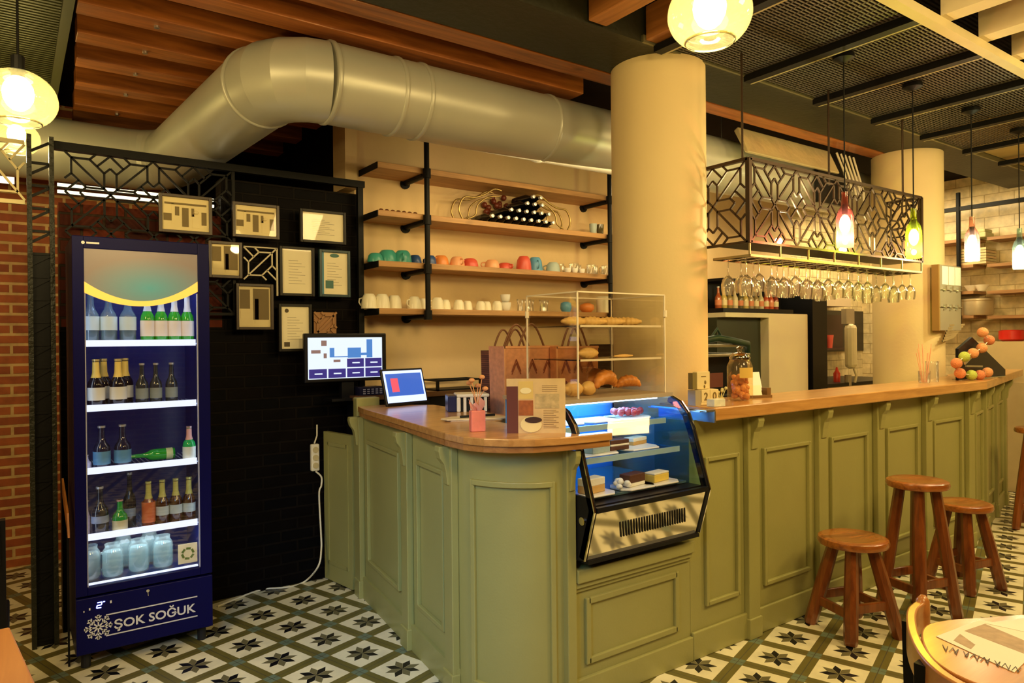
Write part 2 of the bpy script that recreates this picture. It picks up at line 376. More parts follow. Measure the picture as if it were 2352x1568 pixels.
# main soffit beam and timbers running along the bar
b = MB(); b.bx((-.2, 2.40, 2.90), (8.0, 2.78, 3.08)); struct(b.build('trim_1', pm('dark_green_steel', (.022, .022, .009), .5, .2, bump=.3, bscale=30)))
b = MB(); b.bx((2.5, 2.385, 2.895), (8.0, 2.40, 2.93)); struct(b.build('trim_2', pm('olive_metal', (.2, .19, .1), .4, .6)))
jl = ['pine joist nearest the dark beam, running behind both pillars', 'pine joist just in front of the top edge of the grey duct', 'third pine joist back from the dark beam, left of the duct bend',
      'fourth pine joist back from the dark beam', 'fifth pine joist back, above the black brick wall', 'sixth pine joist back, half hidden by the duct', 'seventh pine joist back from the dark beam', 'rearmost pine joist over the horizontal duct']
for i, (y, x1) in enumerate([(2.86, 5.9), (3.17, 2.75), (3.52, 3.2), (3.86, 3.2), (4.20, 1.7), (4.58, 1.7), (5.00, 1.7), (5.42, 1.7)]):
    b = MB(); b.bx((.20+.02*i if i else -.2, y-.065, 2.90), (x1, y+.065, 3.00))
    tag(b.build('ceiling_joist', JOIST, bevel=.004), jl[i], 'ceiling beam', 'pine joists along the ceiling')
    if i > 0 and i < 8:
        r = MB(); r.cyl((0, 0, 0), .012, .012, 10)
        o = r.build('bolt', STEEL, loc=(.55, y, 2.889)); tag(o, 'small bright bolt head under the %s pine joist back from the dark beam' % ['', 'second', 'third', 'fourth', 'fifth', 'sixth', 'seventh', 'rearmost'][i], 'bolt', 'bolt heads under the joists')
for i, x in enumerate((1.72, 2.20, 2.57)):
    b = MB(); b.bx((x-.055, -.5, 2.905), (x+.055, 2.385, 3.07))
    tag(b.build('ceiling_joist', JOISTY, bevel=.004), 'pine joist across the ceiling, ' + ['first left of the big globe lamp pillar', 'middle one left of the globe lamp', 'closest one to the globe lamp'][i], 'ceiling beam', 'pine joists crossing towards the beam')

# mesh ceiling over the bar: steel bars, slatted mesh panels, pale runner
MESH = pm('mesh_steel', (.15, .135, .11), .45, .6)
xs = [2.62, 3.33, 4.00, 4.68, 5.36, 6.05, 6.72, 7.4]
for i, x in enumerate(xs):
    b = MB(); b.bx((x-.04, 1.50, 2.865), (x+.015, 2.395, 2.90))
    t = thing('ceiling_bar', 'black steel bar across the mesh ceiling, number %s counted from the first pillar' % ['one', 'two', 'three', 'four', 'five', 'six', 'seven', 'eight'][i], 'ceiling bar', group='black bars of the mesh ceiling')
    b.build('bar', BLACKM, t)
    b = MB(); b.bx((x+.015, 1.50, 2.865), (x+.028, 2.395, 2.90)); b.build('pale_edge', pm('pale_olive_metal', (.45, .40, .2), .4, .3), t)
for i in range(5):
    for j in range(2):
        x0, x1 = xs[i]+.03, xs[i+1]-.042; y0, y1 = (1.50, 1.94) if j == 0 else (1.96, 2.39)
        b = MB(); n = int((y1-y0)/.019)
        for k in range(n+1):
            y = y0+(y1-y0)*k/n
            b.bar((x0, y, 2.906), (x1, y, 2.906), .0085, .004)
        for k in range(13): b.bar((x0+(x1-x0)*k/12, y0, 2.904), (x0+(x1-x0)*k/12, y1, 2.904), .004, .003)
        tag(b.build('mesh_panel', MESH), 'dark expanded metal ceiling panel, %s row, %s from the first pillar' % (['outer', 'inner'][j], ['first', 'second', 'third', 'fourth', 'fifth'][i]), 'ceiling panel', 'metal mesh ceiling panels')
    if i < 4:
        pass
b = MB(); b.bx((2.6, 1.45, 2.865), (8, 1.50, 2.905)); tag(b.build('ceiling_runner', pm('cream_metal', (.72, .62, .33), .4, .1)), 'cream metal runner crossing the ceiling above the stools', 'ceiling bar')
for i in range(5):
    x = 3.48+.40*i
    b = MB(); b.bx((x-.05, -.6, 2.905), (x+.05, 1.45, 3.06)); tag(b.build('ceiling_batten', pm('lamplit_batten', (.85, .72, .45), .5)), 'wooden ceiling batten coloured cream as brightly lit, %s from the left' % ['first', 'second', 'third', 'fourth', 'fifth'][i], 'ceiling beam', 'ceiling battens coloured as lamplit')  # wooden joists, strong lamp light put into the cream colour
b = MB(); b.bx((3.2, -.6, 3.062), (8, 1.45, 3.078)); struct(b.build('trim_3', pm('dark_red_board', (.07, .008, .006), .6)))
b = MB(); b.bx((5.40, 1.52, 2.93), (8, 2.38, 2.95)); struct(b.build('trim_4', pm('ochre_ceiling_board', (.42, .30, .10), .6, var=.2)))
# left mesh ceiling panel
b = MB()
for k in range(110):
    y = 2.2+3.3*k/110; b.bar((-1.0, y, 2.885), (.19, y, 2.885), .013, .005)
for k in range(8): b.bar((-1.0+1.19*k/7, 2.2, 2.89), (-1.0+1.19*k/7, 5.5, 2.89), .005, .004)
b.bx((.185, 2.2, 2.86), (.225, 5.5, 2.93)); b.bx((-1.03, 2.2, 2.93), (.20, 5.5, 2.95))
tag(b.build('mesh_panel', pm('olive_mesh', (.06, .064, .02), .5, .3)), 'olive ribbed metal ceiling panel above the left globe lamps', 'ceiling panel')

# ---------------------------------------------------------------- lattice pattern
def lattice(mb, O, U, V, nu, nv, s, w=.010, d=.010, su=None, off=0):
    """bars of the repeating star lattice on a plane: tile s, mirrored alternately"""
    O, U, V = Vector(O), Vector(U), Vector(V); Nn = U.cross(V)
    su = su or s
    segs = [((0, 0), (1, 1)), ((.14, .14), (.14, .54)), ((.14, .54), (.46, .86)), ((.46, .86), (.86, .86)), ((.86, .86), (.86, .46)), ((.86, .46), (.54, .14)), ((.54, .14), (.14, .14)),
            ((.30, .70), (0, 1)), ((.14, .54), (0, .68)), ((.46, .86), (.32, 1)), ((.70, .30), (1, 0)), ((.54, .14), (.68, 0)), ((.86, .46), (1, .32))]
    for i in range(nu):
        for j in range(nv):
            fx = (i+off) % 2; fy = j % 2
            for p, q in segs:
                P = []
                for a, c in (p, q):
                    if fx: a = 1-a
                    if fy: c = 1-c
                    P.append(O+U*((i+a)*su)+V*((j+c)*s))
                mb.bar(P[0], P[1], w, d, up=Nn)
    return mb
# black screen in front of the painted brick
t = thing('lattice_screen', 'black metal star lattice screen fixed over the black brick wall behind the frames', 'screen', (.185, 4.16, 0))
b = MB(); lattice(b, (.04, 0, 1.63), (1, 0, 0), (0, 0, 1), 4, 4, .2, .010, .010); b.build('lattice', BLACKM, t)
b = MB(); b.bx((-.02, -.02, 2.43), (1.64, .02, 2.47)); b.bx((.84, -.01, 1.63), (.855, .01, 2.43)); b.bx((.04, -.01, 1.615), (.855, .01, 1.63)); b.bx((1.595, -.015, 0), (1.63, .015, 2.43)); b.build('frame', BLACKM, t)
t = thing('steel_post', 'black steel lattice post standing left of the drinks fridge', 'post', (.122, 4.10, 0))
b = MB(); b.bx((-.055, -.03, 0), (-.035, .03, 2.47)); b.bx((.035, -.03, 0), (.055, .03, 2.47)); b.build('upright', pm('aged_black_steel', (.02, .02, .012), .4, 0, spec=.3, bump=.8, bscale=50), t)
b = MB()
for k in range(44): b.bar((-.04, 0, .03+k*.055), (.04, 0, .03+k*.055+(.05 if k % 2 else -.0)), .012, .012, up=(0, 1, 0))
b.bx((-.036, .0, 0), (.036, .02, 1.9)); b.build('web', BLACKM, t)
t = thing('lattice_strip', 'pale lit star lattice strip high above the red brick, left of the post', 'screen', (-.74, 4.14, 2.16))
b = MB(); lattice(b, (0, 0, 0), (1, 0, 0), (0, 0, 1), 4, 1, .27, .010, .010, su=.2); b.bx((0, -.01, -.02), (.8, .01, 0)); b.bx((0, -.01, .27), (.8, .01, .29)); b.build('lattice', pm('lit_lattice_metal', (.5, .42, .22), .4, .3), t)  # pale metal colour stands for the light on this strip
for i, (x0, x1, y) in enumerate([(-.75, .02, 4.32), (.2, .74, 4.30), (.80, .96, 4.30)]):
    for k in range(2 if i else 1):
        t = thing('tube_light', ['long lit tube lamp behind the pale lattice left of the post', '%s lit tube lamp behind the black lattice above the fridge', 'short %s tube lamp segment between the two shop photographs'][i] % ((['upper', 'lower'][k],) if i else ()), 'lamp', (x0, y, 2.285-.035*k if i else 2.285), group='tube lamps behind the lattice')
        b = MB(); b.bx((0, -.008, -.007 if i else -.016), (x1-x0, .008, .007 if i else .016)); b.build('tube', emis('tube_glow', (1, .86, .55), 2.2), t)
        b = MB(); b.bx((0, .008, -.012), (x1-x0, .02, .012)); b.build('batten', BLACKM, t)

# ---------------------------------------------------------------- duct
R = .19
t = thing('ventilation_duct', 'large round grey galvanised air duct bending under the joists', 'duct', (0, 0, 0))
def arc(p0, p1, p2, r, n=6):
    p0, p1, p2 = map(Vector, (p0, p1, p2)); a = (p0-p1).normalized(); c = (p2-p1).normalized()
    ang = a.angle(c); L = r/math.tan(ang/2); s, e = p1+a*L, p1+c*L
    h = (a+c).normalized(); C = p1+h*(r/math.sin(ang/2)); out = []
    va, vb = s-C, e-C; tot = va.angle(vb); ax = va.cross(vb).normalized()
    for k in range(n+1): out.append(C+Matrix.Rotation(tot*k/n, 3, ax)@va)
    return out
P0 = Vector((6.5, 3.25, 2.70)); P1 = Vector((1.02, 3.25, 2.70)); P2 = Vector((.86, 5.15, 2.66)); P3 = Vector((-1.6, 5.15, 2.66))
e1 = arc(P0, P1, P2, .24, 4); e2 = arc(P1, P2, P3, .26, 4)
MB().tube([P0, e1[0]], R, 40).build('duct_run', GALV, t, smooth=30)
MB().tube(e1, R, 40).build('duct_elbow', GALV, t, smooth=12)
MB().tube([e1[-1], e2[0]], R, 40).build('duct_run', GALV, t, smooth=30)
MB().tube(e2, R, 40).build('duct_elbow', GALV, t, smooth=12)
MB().tube([e2[-1], P3], R, 40).build('duct_run', GALV, t, smooth=30)
for (p, q) in ((e1[0], P0), (e1[-1], e2[0]), (Vector((1.72, 3.25, 2.7)), P0), (Vector((2.55, 3.25, 2.7)), P0), (Vector((1.58, 3.25, 2.7)), P0)):
    d = (q-p).normalized(); MB().tube([p-d*.012, p-d*.006, p+d*.006, p+d*.012], [R+.001, R+.007, R+.007, R+.001], 40).build('collar', GALV, t, smooth=50)
for x in (2.2, 4.2):
    MB().tube([(x, 3.25, 2.88), (x, 3.25, 3.08)], .004, 6).build('hanger_rod', STEEL, t)
# foil covered air unit and loose cables above the glass rack
b = MB(); pts = [(0, 0), (.03, .16), (.10, .27), (.26, .33), (.36, .28), (.40, .1), (.38, 0)]
T = Matrix(((0, 0, 1, 0), (1, 0, 0, 0), (0, 1, 0, 0), (0, 0, 0, 1)))
b.prism([(0, 0), (.03, 0), (.12, .17), (.085, .19)], 0, 1.13, T)
o = b.build('air_unit', pm('crumpled_foil', (.78, .66, .36), .3, .35, bump=1.0, bscale=7, var=.1), loc=(4.03, 2.90, 2.705), bevel=.008); tag(o, 'cream foil-wrapped air conditioning unit above the glass rack', 'air conditioner')
b = MB()
for k in range(5):
    b.tube([(5.0+.06*k+.2, 2.95, 2.88), (5.22+.07*k, 2.9, 2.72-.03*k), (5.30+.06*k, 2.92, 2.62-.02*k), (5.36+.05*k, 2.98, 2.75)], .008, 6)
tag(b.build('cable_bundle', pm('pale_cable', (.7, .62, .45), .5)), 'loose pale cables hanging between the foil unit and second pillar', 'cable')
b = MB(); b.bx((5.06, 3.02, 2.5), (5.50, 3.05, 2.88)); tag(b.build('service_box', BLACKP), 'black service box behind the hanging cables', 'box')
# ================================================================== COUNTERS
def frame_on(mb, O, U, Nn, u0, u1, z0, z1, w=.021, d=.020):
    """raised rectangular moulding on a vertical face: O origin, U along, Nn outward"""
    O, U, Nn = Vector(O), Vector(U).normalized(), Vector(Nn).normalized()
    def P(u, z): return O+U*u+Vector((0, 0, z))+Nn*(d/2-.001)
    for a, c in ((P(u0, z0), P(u1, z0)), (P(u0, z1), P(u1, z1))): mb.bar(a, c, d, w)
    for a, c in ((P(u0, z0-w/2), P(u0, z1+w/2)), (P(u1, z0-w/2), P(u1, z1+w/2))): mb.bar(a, c, w, d, up=Nn)
def pilaster(parent, O, U, Nn, u, w, z0, z1, corbel=True, d=.032):
    O, U, Nn = Vector(O), Vector(U).normalized(), Vector(Nn).normalized()
    R_ = Matrix(((U[0], Nn[0], 0, 0), (U[1], Nn[1], 0, 0), (0, 0, 1, 0), (0, 0, 0, 1))); R_.translation = O+U*u
    m = MB(); m.box((0, d/2, (z0+z1)/2), (w, d, z1-z0), R_); m.box((0, d/2+.004, z0+.05), (w+.012, d+.008, .10), R_)
    m.build('pilaster', GREEN, parent, bevel=.004)
    if corbel:
        m = MB(); pr = [(0, 0), (.075, 0), (.078, -.02), (.070, -.05), (.052, -.075), (.045, -.11), (.040, -.16), (0, -.17)]
        T = Matrix(((0, 0, 1, 0), (1, 0, 0, 0), (0, 1, 0, 0), (0, 0, 0, 1)))
        m.prism(pr, -w*.28, w*.28, R_@Matrix.Translation((0, 0, z1))@T)
        m.build('corbel', GREEN, parent, bevel=.003)
# ---- long bar
ang = math.atan2(.45, 1.95)
e = Vector((math.cos(ang), math.sin(ang), 0)); nb = Vector((math.sin(ang), -math.cos(ang), 0))
K = Vector((5.45, 2.13, 0)); E2 = K+e*1.62
t = thing('bar_counter', 'long sage green panelled bar counter with wooden stools in front', 'counter', (0, 0, 0))
bk = lambda P, o: (P.x-nb.x*o, P.y-nb.y*o)
b = MB(); b.prism([(2.50, 2.13), (K.x, K.y), (E2.x, E2.y), bk(E2, .22), (5.42, 2.34), (2.50, 2.34)], 0, 1.085); b.build('body', GREEN, t)
b = MB(); b.bx((2.50, 2.112, 0), (5.45, 2.13, .125)); b.bar(K+nb*.009+Vector((0, 0, .0625)), E2+nb*.009+Vector((0, 0, .0625)), .018, .125); b.build('baseboard', GREEN, t, bevel=.005)
for x0, x1 in ((2.605, 2.835), (3.05, 3.44), (3.66, 4.03), (4.27, 4.645), (4.87, 5.27)):
    b = MB(); frame_on(b, (0, 2.13, 0), (1, 0, 0), (0, -1, 0), x0, x1, .235, .90); b.build('panel_moulding', GREEN, t, bevel=.004)
for x in (2.935, 3.545, 4.155, 4.76, 5.385):
    pilaster(t, (0, 2.13, 0), (1, 0, 0), (0, -1, 0), x, .085, 0, 1.08)
for k in range(3):
    b = MB(); frame_on(b, K, e, nb, .10+.53*k, .40+.53*k, .235, .90); b.build('panel_moulding', GREEN, t, bevel=.004)
    pilaster(t, K, e, nb, .50+.53*k, .075, 0, 1.08)
# worktop
o2 = K+e*.0; F0 = Vector((5.45, 2.03, 0)); F1 = F0+e*2.1
b = MB(); b.prism([(2.56, 2.03), (5.45, 2.03), (F1.x, F1.y), bk(F1, .34), (6.13, 2.57), (5.98, 2.49), (5.70, 2.45), (5.40, 2.365), (2.56, 2.365)], 1.088, 1.148)
tag(b.build('bar_worktop', TOPW, bevel=.006), 'long oiled wooden worktop on the green bar', 'worktop')
t = thing('steel_end_plate', 'thin steel plate closing the left end of the long wooden worktop', 'plate', (2.50, 2.03, 1.09))
b = MB(); b.bx((0, 0, .042), (.062, .33, .050)); b.bx((.052, -.003, -.008), (.061, .33, .042)); b.bx((-.02, .02, .042), (0, .33, .046)); b.build('plate', STEEL, t)
# ---- case section + curved corner + left side
t = thing('corner_counter', 'sage green panelled counter with rounded front corner and the pastry case niche', 'counter', (0, 0, 0))
side = [(1.480, 2.46), (1.645, 3.86)]
crv = []
for k in range(13):
    a = -PI/2-PI/2*k/12; crv.append((1.765+.285*math.cos(a), 2.455+.33*math.sin(a)))
crv[-1] = (1.480, 2.455)
poly = [(1.80, 2.125)]+crv+[(1.645, 3.86), (1.745, 3.86), (1.60, 2.56), (1.66, 2.36), (1.80, 2.27)]
b = MB(); b.prism(poly, 0, 1.035); b.build('body', GREEN, t, smooth=25)
b = MB(); b.bx((1.795, 2.13, 0), (2.498, 2.34, .50)); b.build('case_plinth', GREEN, t)
b = MB(); b.bx((1.80, 2.09, .50), (2.49, 2.62, .553)); b.bx((1.80, 2.105, .475), (2.49, 2.13, .50)); b.bx((1.80, 2.118, .455), (2.49, 2.13, .475)); b.build('cornice', GREEN, t, bevel=.004)
b = MB(); frame_on(b, (0, 2.13, 0), (1, 0, 0), (0, -1, 0), 1.875, 2.40, .17, .41, .026, .016); b.build('panel_moulding', GREEN, t, bevel=.004)
b = MB(); b.bx((1.79, 2.112, 0), (2.498, 2.13, .11)); b.build('baseboard', GREEN, t, bevel=.004)
pilaster(t, (0, 2.13, 0), (1, 0, 0), (0, -1, 0), 1.775, .045, 0, 1.03, True)
# curved panel moulding
def cpt(u, z, off=.0):
    a = -PI/2-PI/2*u; return Vector((1.765+(.285+off)*math.cos(a), 2.455+(.33+off)*math.sin(a), z))
b = MB()
for z in (.105, .90):
    pts = [cpt(.14+.68*k/14, z, .006) for k in range(15)]
    b.sweep(pts, .020, .022)
for u in (.14, .82): b.bar(cpt(u, .094, .006), cpt(u, .911, .006), .022, .016, up=cpt(u, 0, 1)-cpt(u, 0, 0))
b.build('curved_moulding', GREEN, t, bevel=.003)
sd = (Vector((1.645, 3.86, 0))-Vector((1.480, 2.46, 0))); SL = sd.length; sd.normalize(); sn = Vector((-sd.y, sd.x, 0))
O_ = Vector((1.480, 2.46, 0))
for u in (.045, .565, 1.34): pilaster(t, O_, sd, sn, u, .085, 0, 1.03)
for u0, u1 in ((.14, .44), (.70, 1.20)):
    b = MB(); frame_on(b, O_, sd, sn, u0, u1, .235, .90); b.build('panel_moulding', GREEN, t, bevel=.004)
b = MB(); b.bar(O_+sn*.008+Vector((0, 0, .06)), O_+sd*SL+sn*.008+Vector((0, 0, .06)), .016, .12); b.build('baseboard', GREEN, t)
b = MB(); b.prism([(1.61, 3.80), (1.75, 3.79), (1.76, 3.87), (1.62, 3.875)], 0, 1.135); b.build('end_post', GREEN, t, bevel=.006)
# short worktop
out = [(1.565, 3.60), (1.521, 3.242), (1.475, 2.912), (1.432, 2.626), (1.408, 2.44), (1.407, 2.30), (1.440, 2.205), (1.500, 2.13), (1.58, 2.075), (1.68, 2.045), (1.80, 2.028), (1.925, 2.022), (1.925, 2.068), (1.788, 2.075), (1.788, 2.65), (1.98, 2.70), (1.98, 3.56), (1.74, 3.76), (1.60, 3.76)]
t = thing('corner_worktop', 'short rounded wooden worktop on the green corner counter', 'worktop', (0, 0, 0))
b = MB(); b.prism(out, 1.062, 1.092); b.build('top_board', TOPW, t, bevel=.004)
def inset(poly, d):
    c = Vector((1.7, 2.9)); r = []
    for x, y in poly: v = Vector((x, y))-c; r.append(tuple(c+v*(1-d/v.length)))
    return r
b = MB(); b.prism(inset(out[:13], .012)+[(1.925, 2.064), (1.786, 2.073), (1.786, 2.64), (1.96, 2.70), (1.96, 3.5), (1.72, 3.74), (1.6, 3.74)][1:], 1.037, 1.062); b.build('lower_board', wood('oak_edge_dark', (.30, .12, .03), (.5, .23, .06), .35, 'X', 3, .4, knots=False), t, bevel=.003)
# gate between counter and the wall
t = thing('counter_gate', 'low dark green panelled gate between the corner counter and black wall', 'gate', (1.575, 4.20, 0))
gd = (Vector((1.625, 3.885, 0))-Vector((1.575, 4.20, 0))); GL = gd.length; gd.normalize(); gn = Vector((gd.y, -gd.x, 0))
if gn.x > 0: gn = -gn
b = MB(); b.bar((0, 0, .46), Vector((0, 0, .46))+gd*GL, .03, .90); b.build('panel', GREEN, t)
b = MB(); frame_on(b, (0, 0, 0), gd, gn, .05, GL-.05, .12, .84); b.build('moulding', GREEN, t)
# desk behind
t = thing('cash_desk', 'dark cash desk in the corner behind the counter', 'desk', (1.66, 3.95, 0))
b = MB(); b.bx((0, 0, 1.105), (1.9, .165, 1.135)); b.build('desk_top', wood('dark_desk_wood', (.07, .03, .012), (.14, .06, .02), .4, 'X', 3, .3), t)
b = MB(); b.bx((.02, .02, 0), (1.88, .16, 1.105)); b.build('desk_body', BLACKP, t)

# ================================================================== PASTRY CASE
t = thing('pastry_case', 'black and glass refrigerated pastry case with steel vent front, set in the counter', 'display case', (0, 0, 0))
CX0, CX1 = 1.80, 2.475
prof = [(2.34, .556), (2.055, .60), (1.995, .80), (2.075, 1.055), (2.105, 1.125), (2.15, 1.175), (2.21, 1.200), (2.60, 1.21)]
TX = lambda x: Matrix(((0, 0, 1, x), (1, 0, 0, 0), (0, 1, 0, 0), (0, 0, 0, 1)))
def rim(pts, w):
    """closed band following an open outline, inset by w"""
    r = []
    for i, p in enumerate(pts):
        a = Vector(pts[max(0, i-1)]); c = Vector(pts[min(len(pts)-1, i+1)]); d = (c-a).normalized(); n = Vector((d.y, -d.x))
        r.append(tuple(Vector(p)+n*w))
    return r
for x, nm in ((CX0, 0), (CX1-.014, 1)):
    b = MB(); fr = prof[1:7]; inn = rim(fr, .032)
    for i in range(len(fr)-1): b.prism([fr[i], fr[i+1], inn[i+1], inn[i]], 0, .014, TX(x))
    if nm == 0: b.prism([prof[0], prof[1], prof[2], (2.01, .85), (2.34, .85)], 0, .012, TX(x))
    b.build('side_frame', BLACKP, t)
    b = MB()
    for i in range(len(fr)-1): b.bar((x-.0005 if nm == 0 else x+.0145, fr[i][0]-.002, fr[i][1]), (x-.0005 if nm == 0 else x+.0145, fr[i+1][0]-.002, fr[i+1][1]), .006, .006)
    b.build('edge_strip', CHROME, t)
b = MB(); b.bx((CX0+.014, 2.03, .80), (CX1-.014, 2.40, .815)); b.bx((CX0+.012, 2.33, .556), (CX1-.012, 2.60, .80)); b.build('base_tray', BLACKP, t)
b = MB(); b.prism([(2.0, .80), (2.06, .60), (2.075, .60), (2.03, .80)], CX0+.014, CX1-.014, TX(0)); b.build('vent_front', CHROME, t)
b = MB(); b.bx((CX0+.012, 2.045, .585), (CX1-.012, 2.10, .60)); b.bx((CX0+.012, 1.99, .795), (CX1-.012, 2.01, .815)); b.build('black_rail', BLACKP, t)
b = MB()
for k in range(26):
    x = CX0+.17+.38*k/25
    b.bar((x-.012, 2.0185, .735), (x+.012, 2.0375, .668), .007, .002, up=(0, -1, .3))
b.build('vent_slots', BLACKP, t)
b = MB(); b.cyl((CX0-.008, 2.06, .755), .016, .008, 20, Matrix.Rotation(PI/2, 4, 'Y')); b.build('lock', CHROME, t, smooth=40)
gp = prof[2:7]; b = MB()
for i in range(len(gp)-1): b.add([(CX0+.014, gp[i][0]+.006, gp[i][1]), (CX1-.014, gp[i][0]+.006, gp[i][1]), (CX1-.014, gp[i+1][0]+.006, gp[i+1][1]), (CX0+.014, gp[i+1][0]+.006, gp[i+1][1])], [(0, 1, 2, 3)])
b.build('front_glass', GLASS, t, smooth=60)
b = MB(); b.add([(CX1-.02, p[0], p[1]) for p in prof[2:]+[(2.6, .82)]], [tuple(range(7))]); b.build('side_glass', glass('blue_reflection_glass', (.30, .58, .92), .10), t)  # blue reflection in the side pane put into its tint
b = MB(); b.bx((CX0, 2.20, 1.195), (CX1, 2.60, 1.212)); b.build('top_panel', pm('grey_beige_top', (.42, .34, .24), .4), t)
CASEIN = pm('case_liner', (.08, .30, .80), .25)
b = MB(); b.bx((CX0+.014, 2.585, .82), (CX1-.014, 2.60, 1.195)); b.build('back_panel', CASEIN, t)
b = MB(); b.bx((CX0+.014, 2.10, .818), (CX1-.03, 2.58, .826)); b.build('deck', pm('case_deck', (.12, .22, .25), .15, .5), t)
for z, yf in ((1.085, 2.22), (.965, 2.14)):
    b = MB(); b.bx((CX0+.016, yf, z), (CX1-.03, 2.56, z+.006)); b.build('glass_shelf', glass('shelf_glass', (.70, .90, .97), .06, .2), t)
    b = MB(); b.bx((CX0+.016, yf-.004, z-.012), (CX1-.03, yf, z+.012)); b.build('shelf_edge', pm('pale_rail', (.45, .68, .8), .2, .3), t)
b = MB(); b.bx((CX0+.03, 2.56, 1.16), (CX1-.05, 2.582, 1.19)); b.build('light_tube', emis('case_light', (.45, .75, 1), 9), t)
b = MB(); b.bx((CX0+.03, 2.25, 1.184), (CX1-.05, 2.27, 1.194)); b.build('light_tube', _M['case_light'], t)
light('case_glow', 'AREA', (2.13, 2.40, 1.185), 5.5, (.15, .52, 1), .5, (2.13, 2.33, .8), .25)
# pastries in the case
def plate(loc, label, w=.22, d=.15, mat=None, name='serving_plate'):
    t = thing(name, label, 'plate', loc); b = MB()
    b.prism([(-w/2+.03, -d/2), (w/2-.03, -d/2), (w/2, -d/4), (w/2, d/4), (w/2-.03, d/2), (-w/2+.03, d/2), (-w/2, d/4), (-w/2, -d/4)], 0, .008); b.build('dish', mat or WHITE, t, bevel=.003); return t
def slice_(loc, rz, cols, label, h=.05):
    t = thing('cake_slice', label, 'cake', loc, rz); z = 0
    for i, (c, f) in enumerate(cols):
        b = MB(); b.prism([(-.055, -.028), (.055, -.028), (.055, .028), (-.055, .028)], z, z+h*f); z += h*f
        b.build('cake_layer', pm('cake_%d' % (abs(hash(str(c))) % 99999), c, .6, bump=.2), t, bevel=.003)
    return t
CR, CH_, SP, LE = (.9, .86, .7), (.10, .035, .012), (.62, .38, .12), (.85, .62, .1)
for x, l in ((1.93, 'left'), (2.15, 'middle')):
    plate((x, 2.36, 1.092), 'white serving plate on the top glass shelf of the pastry case, %s' % l)
plate((2.34, 2.36, 1.092), 'white plate of red berry tart on the top glass shelf of the pastry case')
b = MB()
for k in range(16): b.ball((.085*math.cos(k*2.4)*math.sqrt(k/16), .055*math.sin(k*2.4)*math.sqrt(k/16), .022), .017, 8)
o = b.build('berry_tart', pm('red_berry', (.55, .05, .05), .3, var=.5, vscale=60), loc=(2.34, 2.36, 1.10), smooth=60); tag(o, 'red berry topped tart on the top shelf of the pastry case', 'tart')
plate((1.98, 2.27, .972), 'long white plate on the middle shelf of the pastry case', .30, .2)
plate((2.27, 2.27, .972), 'square white plate on the middle shelf at the right', .22, .2)
slice_((2.02, 2.22, .98), .1, [((.35, .45, .45), 1)], 'small grey blue cake box slice on the middle shelf, left')
slice_((2.14, 2.23, .98), 0, [(CH_, .4), (CR, .2), (CH_, .4)], 'dark chocolate layered slice on the middle shelf of the case', .045)
slice_((2.32, 2.29, .98), .2, [(SP, .5), (CR, .5)], 'white creamy slice on the middle shelf of the case, right', .032)
for px, py, c, l, n in ((1385, 1140, [(SP, .5), (CR, .5)], 'cream topped sponge slice at the bottom left of the case', .06), (1465, 1108, [(CR, .3), (CH_, .7)], 'chocolate slice with cream edge on the bottom deck', .05), (1545, 1103, [(LE, .8), (CR, .2)], 'yellow lemon slice on the bottom right plate', .04)):
    p = at(px, py, z=.85); p.y = min(max(p.y, 2.15), 2.5); p.x = max(p.x, 1.925)
    plate((p.x, p.y, .827), 'white plate on the case deck under the %s' % l[:36], .2, .13)
    slice_((p.x, p.y, .836), .15, c, l, n)
p = at(1492, 1130, z=.84); b = MB(); 
for k in range(9): b.ball((.03*math.cos(k), .02*math.sin(k*1.7), .012+.008*(k % 3)), .014, 8, (1, 1, .8))
tag(b.build('whipped_cream', pm('cream_white', (.9, .9, .82), .5), loc=(p.x-.02, max(p.y, 2.13), .837), smooth=60), 'dollop of whipped cream beside the chocolate slice', 'cream')
# ================================================================== ACRYLIC PASTRY STAND
t = thing('acrylic_stand', 'clear acrylic three tier pastry stand on top of the glass case', 'display stand', (1.915, 2.215, 1.214))
AW, AD, AH = .525, .35, .445
for nm, a, c in (('side_panel', (0, 0, 0), (.004, AD, AH)), ('side_panel', (AW-.004, 0, 0), (AW, AD, AH)), ('back_panel', (.004, AD-.004, 0), (AW-.004, AD, AH)), ('front_panel', (.004, 0, 0), (AW-.004, .004, AH)), ('top_panel', (0, 0, AH), (AW, AD, AH+.004))):
    b = MB(); b.bx(a, c); b.build(nm, ACRY, t)
EDGE = pm('acrylic_edge', (.88, .78, .60), .2)
b = MB()
for x in (0, AW):
    for y in (0, AD): b.bx((x-.003, y-.003, 0), (x+.003, y+.003, AH))
for z in (AH,):
    for y in (0, AD): b.bx((0, y-.003, z-.003), (AW, y+.003, z+.003))
    for x in (0, AW): b.bx((x-.003, 0, z-.003), (x+.003, AD, z+.003))
b.build('edges', EDGE, t)
for z in (.155, .30):
    b = MB(); b.bx((.03, .02, z), (AW-.006, AD-.01, z+.005)); b.build('shelf', glass('acrylic_shelf', (.95, .9, .8), .5, .1), t)
    b = MB(); b.bx((.03, .015, z-.002), (AW-.006, .021, z+.007)); b.build('shelf_edge', EDGE, t)
for x in (0.0, AW): 
    b = MB(); b.cyl((x, -.004 if x else AD, AH-.10), .009, .03, 10); b.build('hinge', EDGE, t)
CROI = pm('baked_crust', (.72, .27, .05), .4, bump=.3, bscale=30, var=.35, vscale=18)
CROI2 = pm('golden_crust', (.80, .50, .16), .45, bump=.3, bscale=30, var=.2, vscale=18)
